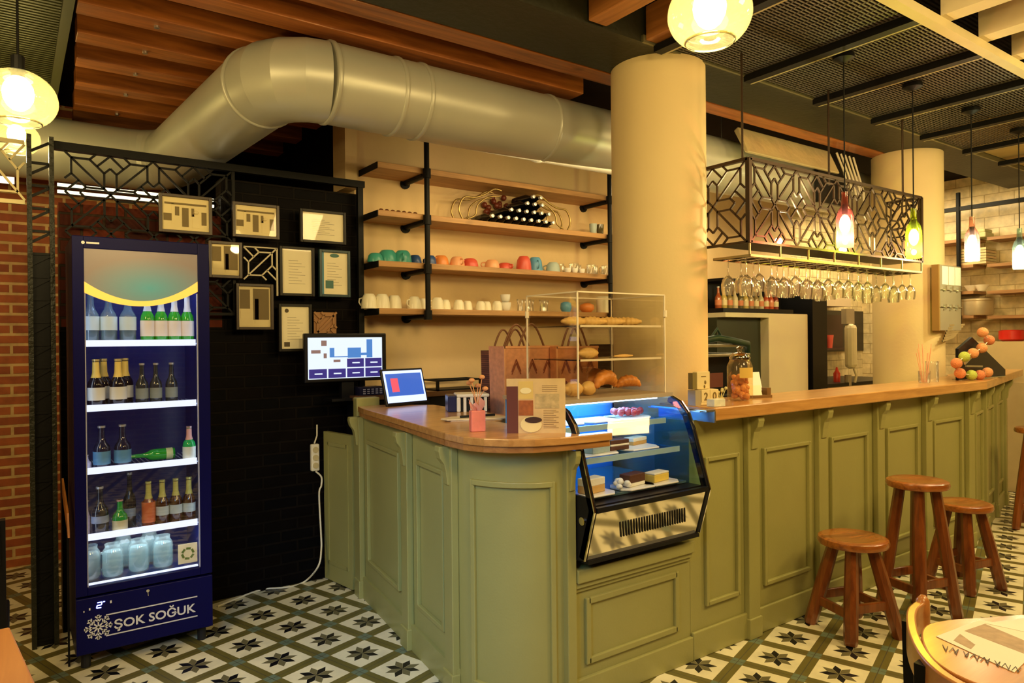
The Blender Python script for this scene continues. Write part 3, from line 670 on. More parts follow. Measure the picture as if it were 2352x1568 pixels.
def croissant(name, label, loc, rz, L=.13, r=.030, mat=CROI, bend=.9, cat='pastry', group=None):
    b = MB(); pts = []; rr = []; n = 22
    for k in range(n+1):
        a = (k/n-.5)*2; pts.append((L/2*math.sin(a*bend)/math.sin(bend), 0, r*.9+(L/2*(math.cos(a*bend)-math.cos(bend))*.9 if bend > .5 else 0))); rr.append(max(.004, r*(1-abs(a)**2*.75)*(1+.13*math.sin(k*2.1))))
    b.tube(pts, rr, 12); o = b.build(name, mat, loc=loc, rot=(0, 0, rz), smooth=60)
    return tag(o, label, cat, group)
SX, SY, SZ = 1.915, 2.215, 1.217
croissant('croissant', 'darkest curved croissant at the bottom of the acrylic stand, centre', (SX+.25, SY+.10, SZ), .25, .15, .032, bend=1.25)
croissant('croissant', 'second croissant at the bottom of the acrylic stand, right side', (SX+.41, SY+.12, SZ), -.2, .13, .026, bend=1.0)
croissant('croissant', 'croissant behind the central one in the acrylic stand', (SX+.30, SY+.22, SZ), .5, .15, .032, bend=1.25)
croissant('bread_roll', 'pale golden roll at the bottom left of the acrylic stand', (SX+.06, SY+.10, SZ), 0, .10, .032, CROI2, .2)
croissant('bread_roll', 'golden roll between the pale roll and croissants', (SX+.155, SY+.11, SZ), .3, .09, .030, CROI2, .2)
for k in range(4):
    croissant('baguette', 'long golden bread on the top tier of the stand, %s from the left' % ['first', 'second', 'third', 'fourth'][k], (SX+.11+.105*k, SY+.15, SZ+.303), .05-.3*k, .15, .022, CROI2, .25, 'bread', 'breads on the top tier')
croissant('bread_roll', 'yellow flaky roll on the middle tier of the acrylic stand', (SX+.20, SY+.16, SZ+.158), .2, .14, .025, CROI2, .2)
croissant('bread_roll', 'thin flat roll on the middle tier, right of the flaky one', (SX+.38, SY+.12, SZ+.158), .1, .13, .008, CROI2, .2)

# ================================================================== DRINKS FRIDGE
FX0, FX1, FY, FD, FZ = .222, .792, 3.66, .46, 1.945
t = thing('drinks_fridge', 'tall navy glass door drinks fridge full of bottles', 'fridge', (FX0, FY, 0))
W = FX1-FX0
NB = pm('fridge_side', (.003, .003, .022), .4, spec=.15)
IN = pm('fridge_liner', (.01, .016, .12), .3)
b = MB()
b.bx((0, .035, .06), (.03, FD, FZ)); b.bx((W-.03, .035, .06), (W, FD, FZ)); b.bx((.03, FD-.03, .06), (W-.03, FD, FZ)); b.bx((.03, .035, FZ-.06), (W-.03, FD-.03, FZ)); b.bx((.03, .035, .06), (W-.03, FD-.03, .36))
b.build('cabinet', NB, t, bevel=.004)
b = MB(); b.bx((.03, FD-.035, .36), (W-.03, FD-.03, 1.885)); b.bx((.03, .04, .36), (.034, FD-.03, 1.885)); b.bx((W-.034, .04, .36), (W-.03, FD-.03, 1.885)); b.bx((.03, .04, .36), (W-.03, FD-.03, .366)); b.build('liner', IN, t)
d = MB(); d.bx((0, 0, .335), (.045, .032, FZ)); d.bx((W-.052, 0, .335), (W, .032, FZ)); d.bx((.045, 0, FZ-.055), (W-.052, .032, FZ)); d.bx((.045, 0, .335), (W-.052, .032, .372))
door = d.build('door', NAVY, t, bevel=.003)
b = MB(); b.bx((.045, .012, .372), (W-.052, .016, FZ-.055)); b.build('door_glass', GLASS, door)
b = MB(); b.bx((.045, .008, .372), (.050, .02, 1.70)); b.bx((W-.057, .008, .372), (W-.052, .02, 1.70)); b.build('door_seal', pm('pale_seal', (.4, .42, .6), .4), door)
# header print with yellow arc
def header_mat():
    m, nt, bb = NT('fridge_header_print'); N = nt.nodes; L = nt.links
    tc = N.new('ShaderNodeTexCoord'); mp = N.new('ShaderNodeMapping'); mp.inputs['Location'].default_value = (-.31, 0, -1.72); L.new(tc.outputs['Object'], mp.inputs[0])
    g = N.new('ShaderNodeTexGradient'); g.gradient_type = 'SPHERICAL'; mp2 = N.new('ShaderNodeMapping'); mp2.inputs['Scale'].default_value = (3.6, 1, 7); L.new(mp.outputs[0], mp2.inputs[0]); L.new(mp2.outputs[0], g.inputs[0])
    r = N.new('ShaderNodeValToRGB'); r.color_ramp.elements[0].color = (.22, .17, .13, 1); r.color_ramp.elements[1].color = (.08, .30, .30, 1); L.new(g.outputs[1], r.inputs[0]); L.new(r.outputs[0], bb.inputs['Base Color']); bb.inputs['Roughness'].default_value = .25
    bb.inputs['Emission Strength'].default_value = .35; L.new(r.outputs[0], bb.inputs['Emission Color'])
    return m
n = 24; xs_ = [.045+(W-.097)*k/n for k in range(n+1)]
za = lambda u, top: (1.742 if top else 1.700)-(.092 if top else .066)*(1-(2*u-1)**2)+.018*u
b = MB(); vs = [(x, .006, FZ-.055) for x in xs_]+[(x, .006, za(k/n, 1)) for k, x in enumerate(xs_)]
b.add(vs, [(k, n+1+k, n+2+k, k+1) for k in range(n)]); b.add([(v[0], .010, v[2]) for v in vs], [(k, k+1, n+2+k, n+1+k) for k in range(n)])
b.build('header_panel', header_mat(), door)
b = MB(); vs = [(x, .005, za(k/n, 1)) for k, x in enumerate(xs_)]+[(x, .005, za(k/n, 0)-.008) for k, x in enumerate(xs_)]
b.add(vs, [(k, n+1+k, n+2+k, k+1) for k in range(n)]); b.add([(v[0], .010, v[2]) for v in vs], [(k, k+1, n+2+k, n+1+k) for k in range(n)])
b.build('yellow_band', pm('yellow_print', (.95, .62, .12), .4, emit=(1, .62, .12), es=.5), door)
# lower plate with lettering
b = MB(); b.bx((0, 0, .075), (W, .034, .325)); lp = b.build('lower_plate', NAVY, t, bevel=.003)
SIL = pm('silver_print', (.72, .72, .76), .4)
RF = (PI/2, 0, 0)
tx = text('\u015eOK SO\u011eUK', 'lettering', .056, SIL, lp, (.145, -.001, .163), RF, .001, width=.345)
b = MB(); b.bx((.115, -.002, .232), (.50, 0, .237)); b.bx((.115, -.002, .138), (.50, 0, .143)); b.build('rule_lines', SIL, lp)
b = MB(); c0 = Vector((.085, -.001, .187))
for k in range(8):
    dv = Vector((math.cos(k*PI/4), 0, math.sin(k*PI/4))); pv = Vector((-dv.z, 0, dv.x))
    b.bar(c0, c0+dv*.052, .006, .002, up=(0, 1, 0))
    for f, l in ((.024, .012), (.038, .012)):
        for s_ in (1, -1): b.bar(c0+dv*f, c0+dv*(f+l)+pv*s_*l, .005, .002, up=(0, 1, 0))
    b.box(c0+dv*.050, (.010, .002, .010), None)
b.build('snowflake', SIL, lp)
b = MB(); z0 = .285
for p, q in (((.082, z0+.012), (.10, z0+.012)), ((.10, z0+.012), (.098, z0)), ((.098, z0), (.081, z0)), ((.081, z0), (.079, z0-.012)), ((.079, z0-.012), (.097, z0-.012)), ((.104, z0+.012), (.112, z0+.012))): b.bar((p[0], -.001, p[1]), (q[0], -.001, q[1]), .004, .002, up=(0, 1, 0))
b.build('temperature_digits', emis('blue_digits', (.25, .3, 1), 6), lp)
b = MB(); b.box((.052, -.001, .275), (.006, .003, .010)); b.box((.03, -.001, .268), (.004, .003, .007)); b.box((.135, -.001, .29), (.007, .003, .012)); b.build('buttons', SIL, lp)
b = MB(); b.cyl((.285, -.004, .31), .007, .006, 10, Matrix.Rotation(PI/2, 4, 'X')); b.bar((.285, -.004, .31), (.287, -.004, .285), .003, .003); b.build('key', CHROME, t)
b = MB(); b.cyl((.042, -.0005, FZ-.03), .007, .002, 14, Matrix.Rotation(PI/2, 4, 'X')); b.bx((.055, -.002, FZ-.034), (.105, 0, FZ-.026)); b.build('maker_badge', pm('badge_white', (.85, .85, .85), .4), door)
for x in (.04, W-.04):
    for y in (.06, FD-.04):
        b = MB(); b.cyl((x, y, 0), .02, .06, 12); b.build('foot', RUBBER, t)
SHZ = [1.455, 1.16, .875, .575]
STRIP = emis('lit_price_strip', (.75, .80, 1), 1.3)  # strips emit in place of the fridge light falling on them
for z in SHZ:
    b = MB()
    for k in range(25): b.bx((.036+k*(W-.074)/24, .06, z), (.039+k*(W-.074)/24, FD-.04, z+.004))
    b.bx((.036, .06, z), (W-.036, .066, z+.006)); sh = b.build('wire_shelf', pm('coated_wire', (.4, .45, .6), .4), t)
    b = MB(); b.bx((.046, .045, z-.006), (W-.056, .052, z+.024)); b.build('price_strip', STRIP, sh)
b = MB(); b.bx((.046, .045, .366), (W-.056, .06, .374)); b.build('floor_strip', STRIP, t)
b = MB(); b.bx((W-.042, .045, .42), (W-.035, .052, 1.68)); b.bx((.035, .045, .42), (.042, .052, 1.68)); b.build('light_strip', emis('fridge_led', (.7, .85, 1), 5), t)
light('fridge_glow', 'AREA', (FX0+W/2, FY+.10, 1.86), 2.2, (.55, .72, 1), .4, (FX0+W/2, FY+.2, 1.0), .08)
light('fridge_glow_low', 'AREA', (FX0+W/2, FY+.12, .565), 1.0, (.7, .9, 1), .4, (FX0+W/2, FY+.14, .3), .12)
# bottles
def bottle(name, label, loc, h=.25, r=.03, col=(.02, .3, .03), neck=None, lab=None, rz=0, group=None, cap=None, clear=False, labh=(.25, .5), sq=False, rough=.08):
    t = thing(name, label, 'bottle', loc, rz, group)
    pr = [(r*.92, 0), (r, h*.02), (r, h*.46), (r*.90, h*.54), (r*.50, h*.64), (r*.38, h*.73), (r*.34, h*.95), (r*.42, h*.955), (r*.42, h*.985), (r*.30, h)]
    m = glass('glass_%.2f_%.2f_%.2f' % col, col, .18, .05, .25) if clear else pm('bottle_%.3f_%.3f_%.3f' % col, col, rough, coat=.4, trans=0)
    MB().lathe(pr, n=14).build('glass_body', m, t, smooth=50)
    if clear: MB().lathe([(r*.85, h*.02), (r*.93, h*.3), (r*.9, h*.5)], n=14).build('liquid', pm('clear_spirit', (.25, .45, .55), .1, trans=.6), t, smooth=50)
    if lab:
        MB().lathe([(r*1.02, h*labh[0]), (r*1.02, h*labh[1])], n=16, caps=False).build('label_band', pm('label_%.2f_%.2f_%.2f' % lab, lab, .5), t, smooth=50)
    if neck: MB().lathe([(r*.60, h*.62), (r*.44, h*.72), (r*.40, h*.94)], n=12, caps=False).build('neck_foil', pm('neck_%.2f_%.2f_%.2f' % neck, neck, .35), t, smooth=50)
    MB().lathe([(r*.44, h*.955), (r*.44, h*1.0)], n=12).build('cap', pm('cap_%.2f_%.2f_%.2f' % (cap or (.5, .5, .5)), cap or (.5, .5, .5), .3, .5), t, smooth=50)
    return t
FXa = FX0
def fz(k): return SHZ[k]+.006
# row 1: clear spirits and green beers
b1 = bottle('spirit_bottle', 'clear spirit bottle at the far left of the top fridge shelf', (FXa+.078, FY+.12, fz(0)), .255, .036, (.62, .80, .9), lab=(.55, .68, .75), clear=True, group='clear spirit bottles on the top fridge shelf', cap=(.8, .85, .9))
for i, (x, l) in enumerate(((.150, 'clear spirit bottle second from left on the top fridge shelf'), (.230, 'clear spirit bottle third from left, next to the green beers'))): dup(b1, (FXa+x, FY+.12, fz(0)), label=l)
g1 = bottle('beer_bottle', 'green beer bottle with white neck foil, leftmost of four on the top shelf', (FXa+.312, FY+.11, fz(0)), .250, .031, (.03, .34, .02), neck=(.9, .85, .85), lab=(.8, .72, .65), labh=(.14, .44), group='green beer bottles on the top fridge shelf', cap=(.8, .8, .8))
for x, l in ((.372, 'second'), (.432, 'third'), (.490, 'fourth')): dup(g1, (FXa+x, FY+.115, fz(0)), label='green beer bottle with white neck foil, %s of four on the top shelf' % l)
# row 2
d1 = bottle('dark_beer_bottle', 'dark beer bottle with yellow neck and white oval label, front left on the second shelf', (FXa+.095, FY+.10, fz(1)), .225, .036, (.01, .008, .012), neck=(.85, .60, .12), lab=(.72, .72, .66), labh=(.16, .42), group='dark yellow necked beers on the second fridge shelf', cap=(.7, .55, .2))
for x, y, l in ((.185, .10, 'front right'), (.135, .20, 'back left'), (.225, .20, 'back right')): dup(d1, (FXa+x, FY+y, fz(1)), label='dark beer bottle with yellow neck and white oval label, %s on the second shelf' % l)
d2 = bottle('dark_bottle', 'plain dark bottle in the middle of the second fridge shelf', (FXa+.29, FY+.14, fz(1)), .20, .028, (.03, .035, .04), lab=(.22, .25, .22), labh=(.15, .4), group='plain dark bottles on the second fridge shelf')
for x, l in ((.35, 'just right of the middle'), (.42, 'at the right')): dup(d2, (FXa+x, FY+.14, fz(1)), label='plain dark bottle %s of the second fridge shelf' % l)
# row 3
e1_ = bottle('blue_label_bottle', 'small bottle with blue label on the third fridge shelf, left', (FXa+.115, FY+.10, fz(2)), .20, .036, (.02, .02, .05), lab=(.10, .28, .50), labh=(.12, .42), group='blue label bottles on the third fridge shelf')
dup(e1_, (FXa+.20, FY+.10, fz(2)), label='small bottle with blue label on the third fridge shelf, right')
bottle('lavender_can', 'short pale can at the left edge of the third fridge shelf', (FXa+.055, FY+.11, fz(2)), .07, .02, (.5, .5, .75), cap=(.7, .7, .9))
g2 = bottle('green_bottle', 'green bottle with pink neck at the right of the third fridge shelf', (FXa+.488, FY+.09, fz(2)), .17, .030, (.02, .42, .10), neck=(.75, .4, .35), lab=(.75, .8, .7), labh=(.05, .42), cap=(.7, .5, .5))
t = bottle('lying_bottle', 'green bottle lying on its side on the third fridge shelf', (FXa+.44, FY+.20, fz(2)+.03), .20, .028, (.02, .35, .03), lab=(.6, .7, .4), labh=(.05, .2), cap=(.3, .5, .2)); t.rotation_euler = (0, -PI/2, 0)
# row 4
f1 = bottle('cola_bottle', 'dark bottle with slanted white label on the fourth fridge shelf, first of three', (FXa+.37, FY+.12, fz(3)), .215, .030, (.045, .012, .006), neck=(.45, .42, .10), lab=(.42, .48, .45), labh=(.22, .42), group='dark soda bottles on the fourth fridge shelf', cap=(.6, .6, .2))
for x, l in ((.43, 'second'), (.49, 'third')): dup(f1, (FXa+x, FY+.12, fz(3)), label='dark bottle with slanted white label on the fourth fridge shelf, %s of three' % l)
bottle('orange_bottle', 'amber bottle with orange red label on the fourth fridge shelf', (FXa+.31, FY+.12, fz(3)), .215, .030, (.18, .04, .01), neck=(.45, .42, .10), lab=(.55, .12, .03), labh=(.10, .55), cap=(.6, .6, .2))
bottle('blue_band_bottle', 'dark bottle with pale blue band at left of the fourth fridge shelf', (FXa+.105, FY+.10, fz(3)), .22, .036, (.01, .012, .03), lab=(.28, .34, .50), labh=(.25, .40))
bottle('squat_green_bottle', 'short green bottle with cream label on the fourth fridge shelf', (FXa+.185, FY+.09, fz(3)), .15, .032, (.02, .32, .05), lab=(.62, .58, .36), labh=(.08, .38), cap=(.8, .5, .5))
bottle('tall_dark_bottle', 'tall dark bottle behind the short green one on the fourth shelf', (FXa+.235, FY+.17, fz(3)), .26, .028, (.01, .012, .025), lab=(.2, .28, .4), labh=(.2, .35))
bottle('slim_white_bottle', 'slim pale bottle at left edge of the fourth fridge shelf', (FXa+.055, FY+.12, fz(3)), .16, .014, (.5, .4, .5))
# glass jars
t0 = thing('glass_mug', 'ribbed clear glass jug at the left edge of the fridge floor', 'jug', (FXa+.062, FY+.12, .376), 0, 'clear jugs on the fridge floor')
MB().lathe([(.040, 0), (.046, .01), (.047, .10), (.042, .125), (.032, .14), (.034, .155)], n=18, caps=False).build('body', GLASSJ, t0, smooth=50)
MB().lathe([(.036, .004), (.041, .012), (.042, .095), (.036, .12)], n=18).build('ice_frost', glass('frosted_wall', (.72, .86, .88), .10, .3, .5), t0, smooth=50)
MB().tube([(.045, 0, .11), (.072, 0, .105), (.078, 0, .07), (.070, 0, .035), (.045, 0, .03)], .006, 8).build('handle', GLASSJ, t0, smooth=50)
for x, y, l in ((.155, .11, 'second jug from the left on the fridge floor'), (.265, .12, 'third jug from the left on the fridge floor'), (.370, .12, 'fourth jug from the left, beside the square sticker'), (.215, .25, 'clear jug in the back row, left'), (.33, .25, 'clear jug in the back row, right')):
    dup(t0, (FXa+x, FY+y, .376), rz=1.25, scale=.97, label='clear glass '+l)
st = thing('square_card', 'cream square card with green leaf ring inside the fridge door corner', 'card', (FXa+W-.105, FY+.028, .395))
b = MB(); b.bx((-.043, 0, 0), (.043, .002, .095)); b.build('card', PAPER, st)
b = MB()
for k in range(6): a = k*PI/3; b.bar((.026*math.cos(a), -.001, .047+.026*math.sin(a)), (.026*math.cos(a+.8), -.001, .047+.026*math.sin(a+.8)), .010, .001, up=(0, 1, 0))
b.build('leaf_ring', pm('leaf_green', (.12, .2, .03), .6), st)
# ================================================================== WALL SHELVES
t = thing('wall_shelf_unit', 'four long plank shelves on black pipe brackets against the plaster wall', 'shelf', (0, 0, 0))
SHT = [2.563, 2.268, 1.957, 1.665]; SX0, SX1, SFY = 1.835, 4.55, 3.97
for z in SHT:
    b = MB(); b.bx((SX0, SFY, z-.036), (SX1, 4.25, z)); b.build('plank', SHELFW, t, bevel=.003)
for x in (2.158, 3.742):
    b = MB(); b.tube([(x, SFY-.03, 1.62), (x, SFY-.03, 3.08)], .017, 12)
    for z in SHT: b.cyl((x, SFY-.03, z-.07), .026, .06, 12)
    b.build('pipe', BLACKM, t, smooth=40)
    for z in SHT:
        b = MB(); b.tube([(x, SFY-.03, z-.05), (x, 4.25, z-.05)], .016, 10); b.cyl((x, 4.235, z-.05), .035, .015, 12, Matrix.Rotation(-PI/2, 4, 'X')); b.bx((x-.02, SFY, z-.05), (x+.02, 4.22, z-.037)); b.build('bracket_arm', BLACKM, t, smooth=40)
for z in SHT:
    b = MB(); b.bx((SX0-.004, SFY, z-.042), (SX0, 4.25, z-.002)); b.build('end_cap', BLACKM, t)
# cups
def cup(name, label, loc, r=.042, h=.07, mat=WHITE, rz=0, group=None, flip=True, handle=True, cat='cup'):
    t = thing(name, label, cat, loc, rz, group)
    pr = [(r, 0), (r*.98, h*.3), (r*.86, h*.75), (r*.62, h*.97), (r*.55, h)] if flip else [(r*.55, 0), (r*.62, h*.03), (r*.86, h*.25), (r*.98, h*.7), (r, h), (r*.93, h), (r*.8, h*.25), (.001, h*.06)]
    MB().lathe(pr, n=20).build('bowl', mat, t, smooth=50)
    if handle: MB().tube([(r*.85, 0, h*.75), (r*1.35, 0, h*.68), (r*1.42, 0, h*.45), (r*1.2, 0, h*.25), (r*.95, 0, h*.22)], .005, 8).build('handle', mat, t, smooth=50)
    return t
YS = 4.08
def sx(px, k): return at(px, [428, 500, 612, 712][k], y=YS).x
CW = pm('cream_ceramic', (.88, .82, .62), .3)
c1 = cup('upturned_cup', 'wide upturned white cup at the far left of the lowest shelf', (sx(848, 3), YS, 1.665), .050, .092, CW, 2.2, 'upturned white cups on the lowest shelf')
ordn = ['second', 'third', 'fourth', 'fifth', 'sixth', 'seventh', 'eighth', 'ninth', 'tenth', 'eleventh', 'twelfth']
for i, (px, sc) in enumerate(((876, 1.0), (909, .96), (950, .90), (975, .8), (1003, .88), (1026, .76), (1052, .76), (1077, .72), (1102, .70), (1121, .72), (1140, .75))):
    dup(c1, (sx(px, 3), YS+(.02 if i % 2 else -.01), 1.665), rz=random.uniform(1.2, 4.6), scale=sc, label='upturned white cup on the lowest shelf, %s from the left' % ordn[i])
c2 = cup('stacked_cup', 'white cup standing lower in the little stack at the right of the upturned cups', (sx(1161, 3), YS, 1.665), .040, .062, WHITE, 2.5, None, False)
cup('stacked_cup', 'white upturned cup on top of the little stack on the lowest shelf', (sx(1161, 3), YS, 1.728), .036, .055, WHITE, .5, None, False)
cb = pm('white_bag', (.8, .78, .7), .6)
tg = thing('tea_glass', 'small tea glass on the lowest shelf just right of the stacked cups', 'glass', (sx(1195, 3), YS, 1.665), 0, 'clear tea glasses on the lowest shelf')
MB().lathe([(.022, 0), (.020, .03), (.018, .05), (.027, .09)], n=14, caps=False).build('bowl', GLASSW, tg, smooth=60)
MB().lathe([(.022, 0), (.001, .004)], n=14).build('base', GLASSW, tg)
for i, px in enumerate((1212, 1229, 1246, 1262)): dup(tg, (sx(px, 3), YS+(i % 2)*.05, 1.665), label='small tea glass on the lowest shelf, %s from the stacked cups' % ordn[i])
TEAL = pm('teal_glaze', (.06, .36, .30), .3); BLU = pm('deep_blue_glaze', (.03, .08, .24), .3); ORG = pm('orange_glaze', (.80, .27, .06), .35); PEA = pm('peach_glaze', (.85, .42, .20), .35)
RED = pm('coral_red_glaze', (.68, .10, .06), .35); SKY = pm('sky_blue_glaze', (.12, .36, .58), .3); GRY = pm('pale_blue_glaze', (.42, .52, .48), .4)
for i, (px, m, r, h, l) in enumerate(((862, TEAL, .044, .050, 'teal cup lying lowest at the left of the third shelf'), (895, TEAL, .058, .075, 'larger teal upturned cup on the third shelf'), (925, TEAL, .052, .075, 'teal upturned cup beside the blue cups'),
        (958, BLU, .040, .058, 'deep blue upturned cup left of the pipe on the third shelf'), (988, BLU, .038, .058, 'deep blue upturned cup right of the pipe on the third shelf'),
        (1018, ORG, .048, .066, 'orange upturned cup on the third shelf'), (1050, PEA, .046, .062, 'peach orange upturned cup on the third shelf'), (1085, RED, .052, .060, 'coral red upturned cup left on the third shelf'),
        (1130, PEA, .048, .058, 'salmon upturned cup between the red ones'), (1165, RED, .050, .048, 'low coral red cup on the third shelf'), (1203, RED, .050, .095, 'tall coral red cup beside the sky blue cup'), (1235, SKY, .050, .098, 'sky blue cup tipped on the third shelf'), (1270, GRY, .048, .070, 'pale blue grey cup on the third shelf'))):
    cup('coloured_cup', l, (sx(px, 2), YS+(i % 2)*.03, 1.957), r*1.12, h*1.12, m, random.uniform(1, 5), None, True)
es = cup('espresso_cup', 'tiny white cup in front of the glasses on the third shelf, left', (sx(1292, 2), SFY+.05, 1.957), .026, .036, WHITE, 1, 'tiny white cups in front of the glasses', False)
for px, l in ((1308, 'middle'), (1324, 'right')): dup(es, (sx(px, 2), SFY+.05, 1.957), label='tiny white cup in front of the glasses on the third shelf, ' + l)
gm = thing('glass_cup', 'clear glass cup on the third shelf, first right of the pale blue cup', 'glass', (sx(1298, 2), YS+.07, 1.957), 0, 'clear glass cups on the third shelf')
MB().lathe([(.03, 0), (.036, .02), (.038, .085)], n=16, caps=False).build('bowl', GLASSW, gm, smooth=60)
MB().lathe([(.03, 0), (.028, .012), (.001, .013)], n=16).build('base', GLASSW, gm, smooth=60)
MB().tube([(.037, 0, .07), (.058, 0, .062), (.058, 0, .03), (.036, 0, .02)], .004, 6).build('handle', GLASSW, gm)
for i, px in enumerate((1318, 1338, 1358, 1376, 1392, 1408, 1424)): dup(gm, (sx(px, 2), YS+(.07 if i % 2 else .0), 1.957), rz=i*.7, label='clear glass cup on the third shelf, %s right of the pale blue cup' % ordn[i])
for i, (px, m, l) in enumerate(((1378, pm('smoky_glass', (.10, .08, .03), .1), 'small dark glass on the second shelf beside the right pipe'), (1404, CW, 'pale cup on the second shelf behind the right pipe'), (1362, GRY, 'greyish cup on the second shelf near the right pipe'))):
    cup('small_cup', l, (at(px, 500, y=YS).x, YS, 2.268), .03, .09, m, 0, None, False, False)
o = MB().lathe([(.03, 0), (.045, .03), (.04, .07), (.02, .08)], n=14).build('blue_bowl', SKY, loc=(sx(1300, 3), YS, 1.665), smooth=60); tag(o, 'small blue bowl behind the acrylic stand on the lowest shelf', 'bowl')
o = MB().lathe([(.03, 0), (.06, .03), (.055, .06), (.02, .075)], n=14).build('red_orange_bowl', ORG, loc=(sx(1348, 3), YS, 1.665), smooth=60); tag(o, 'orange bowl behind the acrylic stand on the lowest shelf', 'bowl')
o = MB().lathe([(.05, 0), (.055, .12), (.05, .13)], n=14).build('white_canister', CW, loc=(sx(1385, 3), YS, 1.665), smooth=60); tag(o, 'pale canister at the right end of the lowest shelf', 'canister')
# low brown wooden ornament on the second shelf
b = MB(); b.bx((-.14, -.03, 0), (.14, .03, .012))
for k in range(7): b.ball((-.12+.04*k, 0, .018), .016, 8, (1, 1, .8))
tag(b.build('scalloped_tray', pm('red_brown_wood', (.16, .05, .015), .5), loc=(at(915, 490, y=YS).x, YS, 2.268), smooth=50), 'low scalloped brown wooden tray at the left of the second shelf', 'tray')
# wrought wine rack with a pyramid of dark bottles
wr = thing('wine_rack', 'curly gold wire wine rack with a heap of dark bottles on the second shelf', 'wine rack', (at(1180, 500, y=4.10).x, 4.10, 2.268))
GW = pm('brass_wire', (.45, .32, .12), .35, .7)
for s_ in (-1, 1):
    for yy in (-.05, .05):
        pts = [(s_*(.02+.40*(k/14)), yy, .012+.20*math.sin(PI*min(1, (14-k)/9))*((14-k)/14)) for k in range(15)]
        MB().tube(smooth_path([(s_*.46, yy, .01), (s_*.49, yy, .08), (s_*.45, yy, .16), (s_*.36, yy, .17), (s_*.28, yy, .20), (s_*.20, yy, .245), (s_*.14, yy, .24)]), .007, 8).tube(smooth_path([(s_*.42, yy, .02), (s_*.36, yy, .05), (s_*.34, yy, .12), (s_*.26, yy, .18), (s_*.16, yy, .20)]), .006, 8).build('wire_scroll', GW, wr, smooth=50)
MB().bx((-.46, -.055, 0), (.46, -.045, .008)).bx((-.46, .045, 0), (.46, .055, .008)).build('wire_base', GW, wr)
wb = None
rows = [(9, .0, -.10), (6, .058, -.04), (3, .116, .0), (2, .168, .02)]
wc = pm('wine_glass_dark', (.006, .006, .008), .12, coat=.5)
wl = Matrix.Rotation(PI/2, 4, 'X')
n_ = 0
for ri, (cnt, z, off) in enumerate(rows):
    for k in range(cnt):
        x = off+(k-(cnt-1)/2)*.066+.07
        lab = '%s, %s from the left' % (['bottom row of the dark bottle heap', 'second row of the dark bottle heap', 'third row of the dark bottle heap', 'top of the dark bottle heap'][ri], (['first']+ordn)[k])
        P_ = (wr.location.x+x, 4.17, 2.268+.034+z)
        if wb is None:
            wb = thing('wine_bottle', 'dark wine bottle in the '+lab, 'bottle', P_, 0, 'dark wine bottles lying in the wire rack')
            MB().lathe([(.028, 0), (.029, .012), (.029, .15), (.012, .19), (.011, .235)], n=14, M=wl).build('glass_body', wc, wb, smooth=40)
            MB().lathe([(.0125, .215), (.0125, .238), (.001, .24)], n=12, M=wl).build('foil_cap', pm('silver_foil', (.7, .68, .64), .3, .4), wb, smooth=40)
        else:
            c = dup(wb, P_, label='dark wine bottle in the '+lab)
# rust red bunch of grapes ornament behind
b = MB()
for k in range(26): b.ball((random.uniform(-.13, .10)+.0, random.uniform(-.02, .02), random.uniform(.02, .24)*(1-.2*random.random())), .022, 8)
tag(b.build('grape_ornament', pm('rust_red_ornament', (.16, .03, .012), .4), loc=(wr.location.x-.05, 4.215, 2.268), smooth=60), 'rust red grape cluster ornament behind the wine bottles', 'ornament')

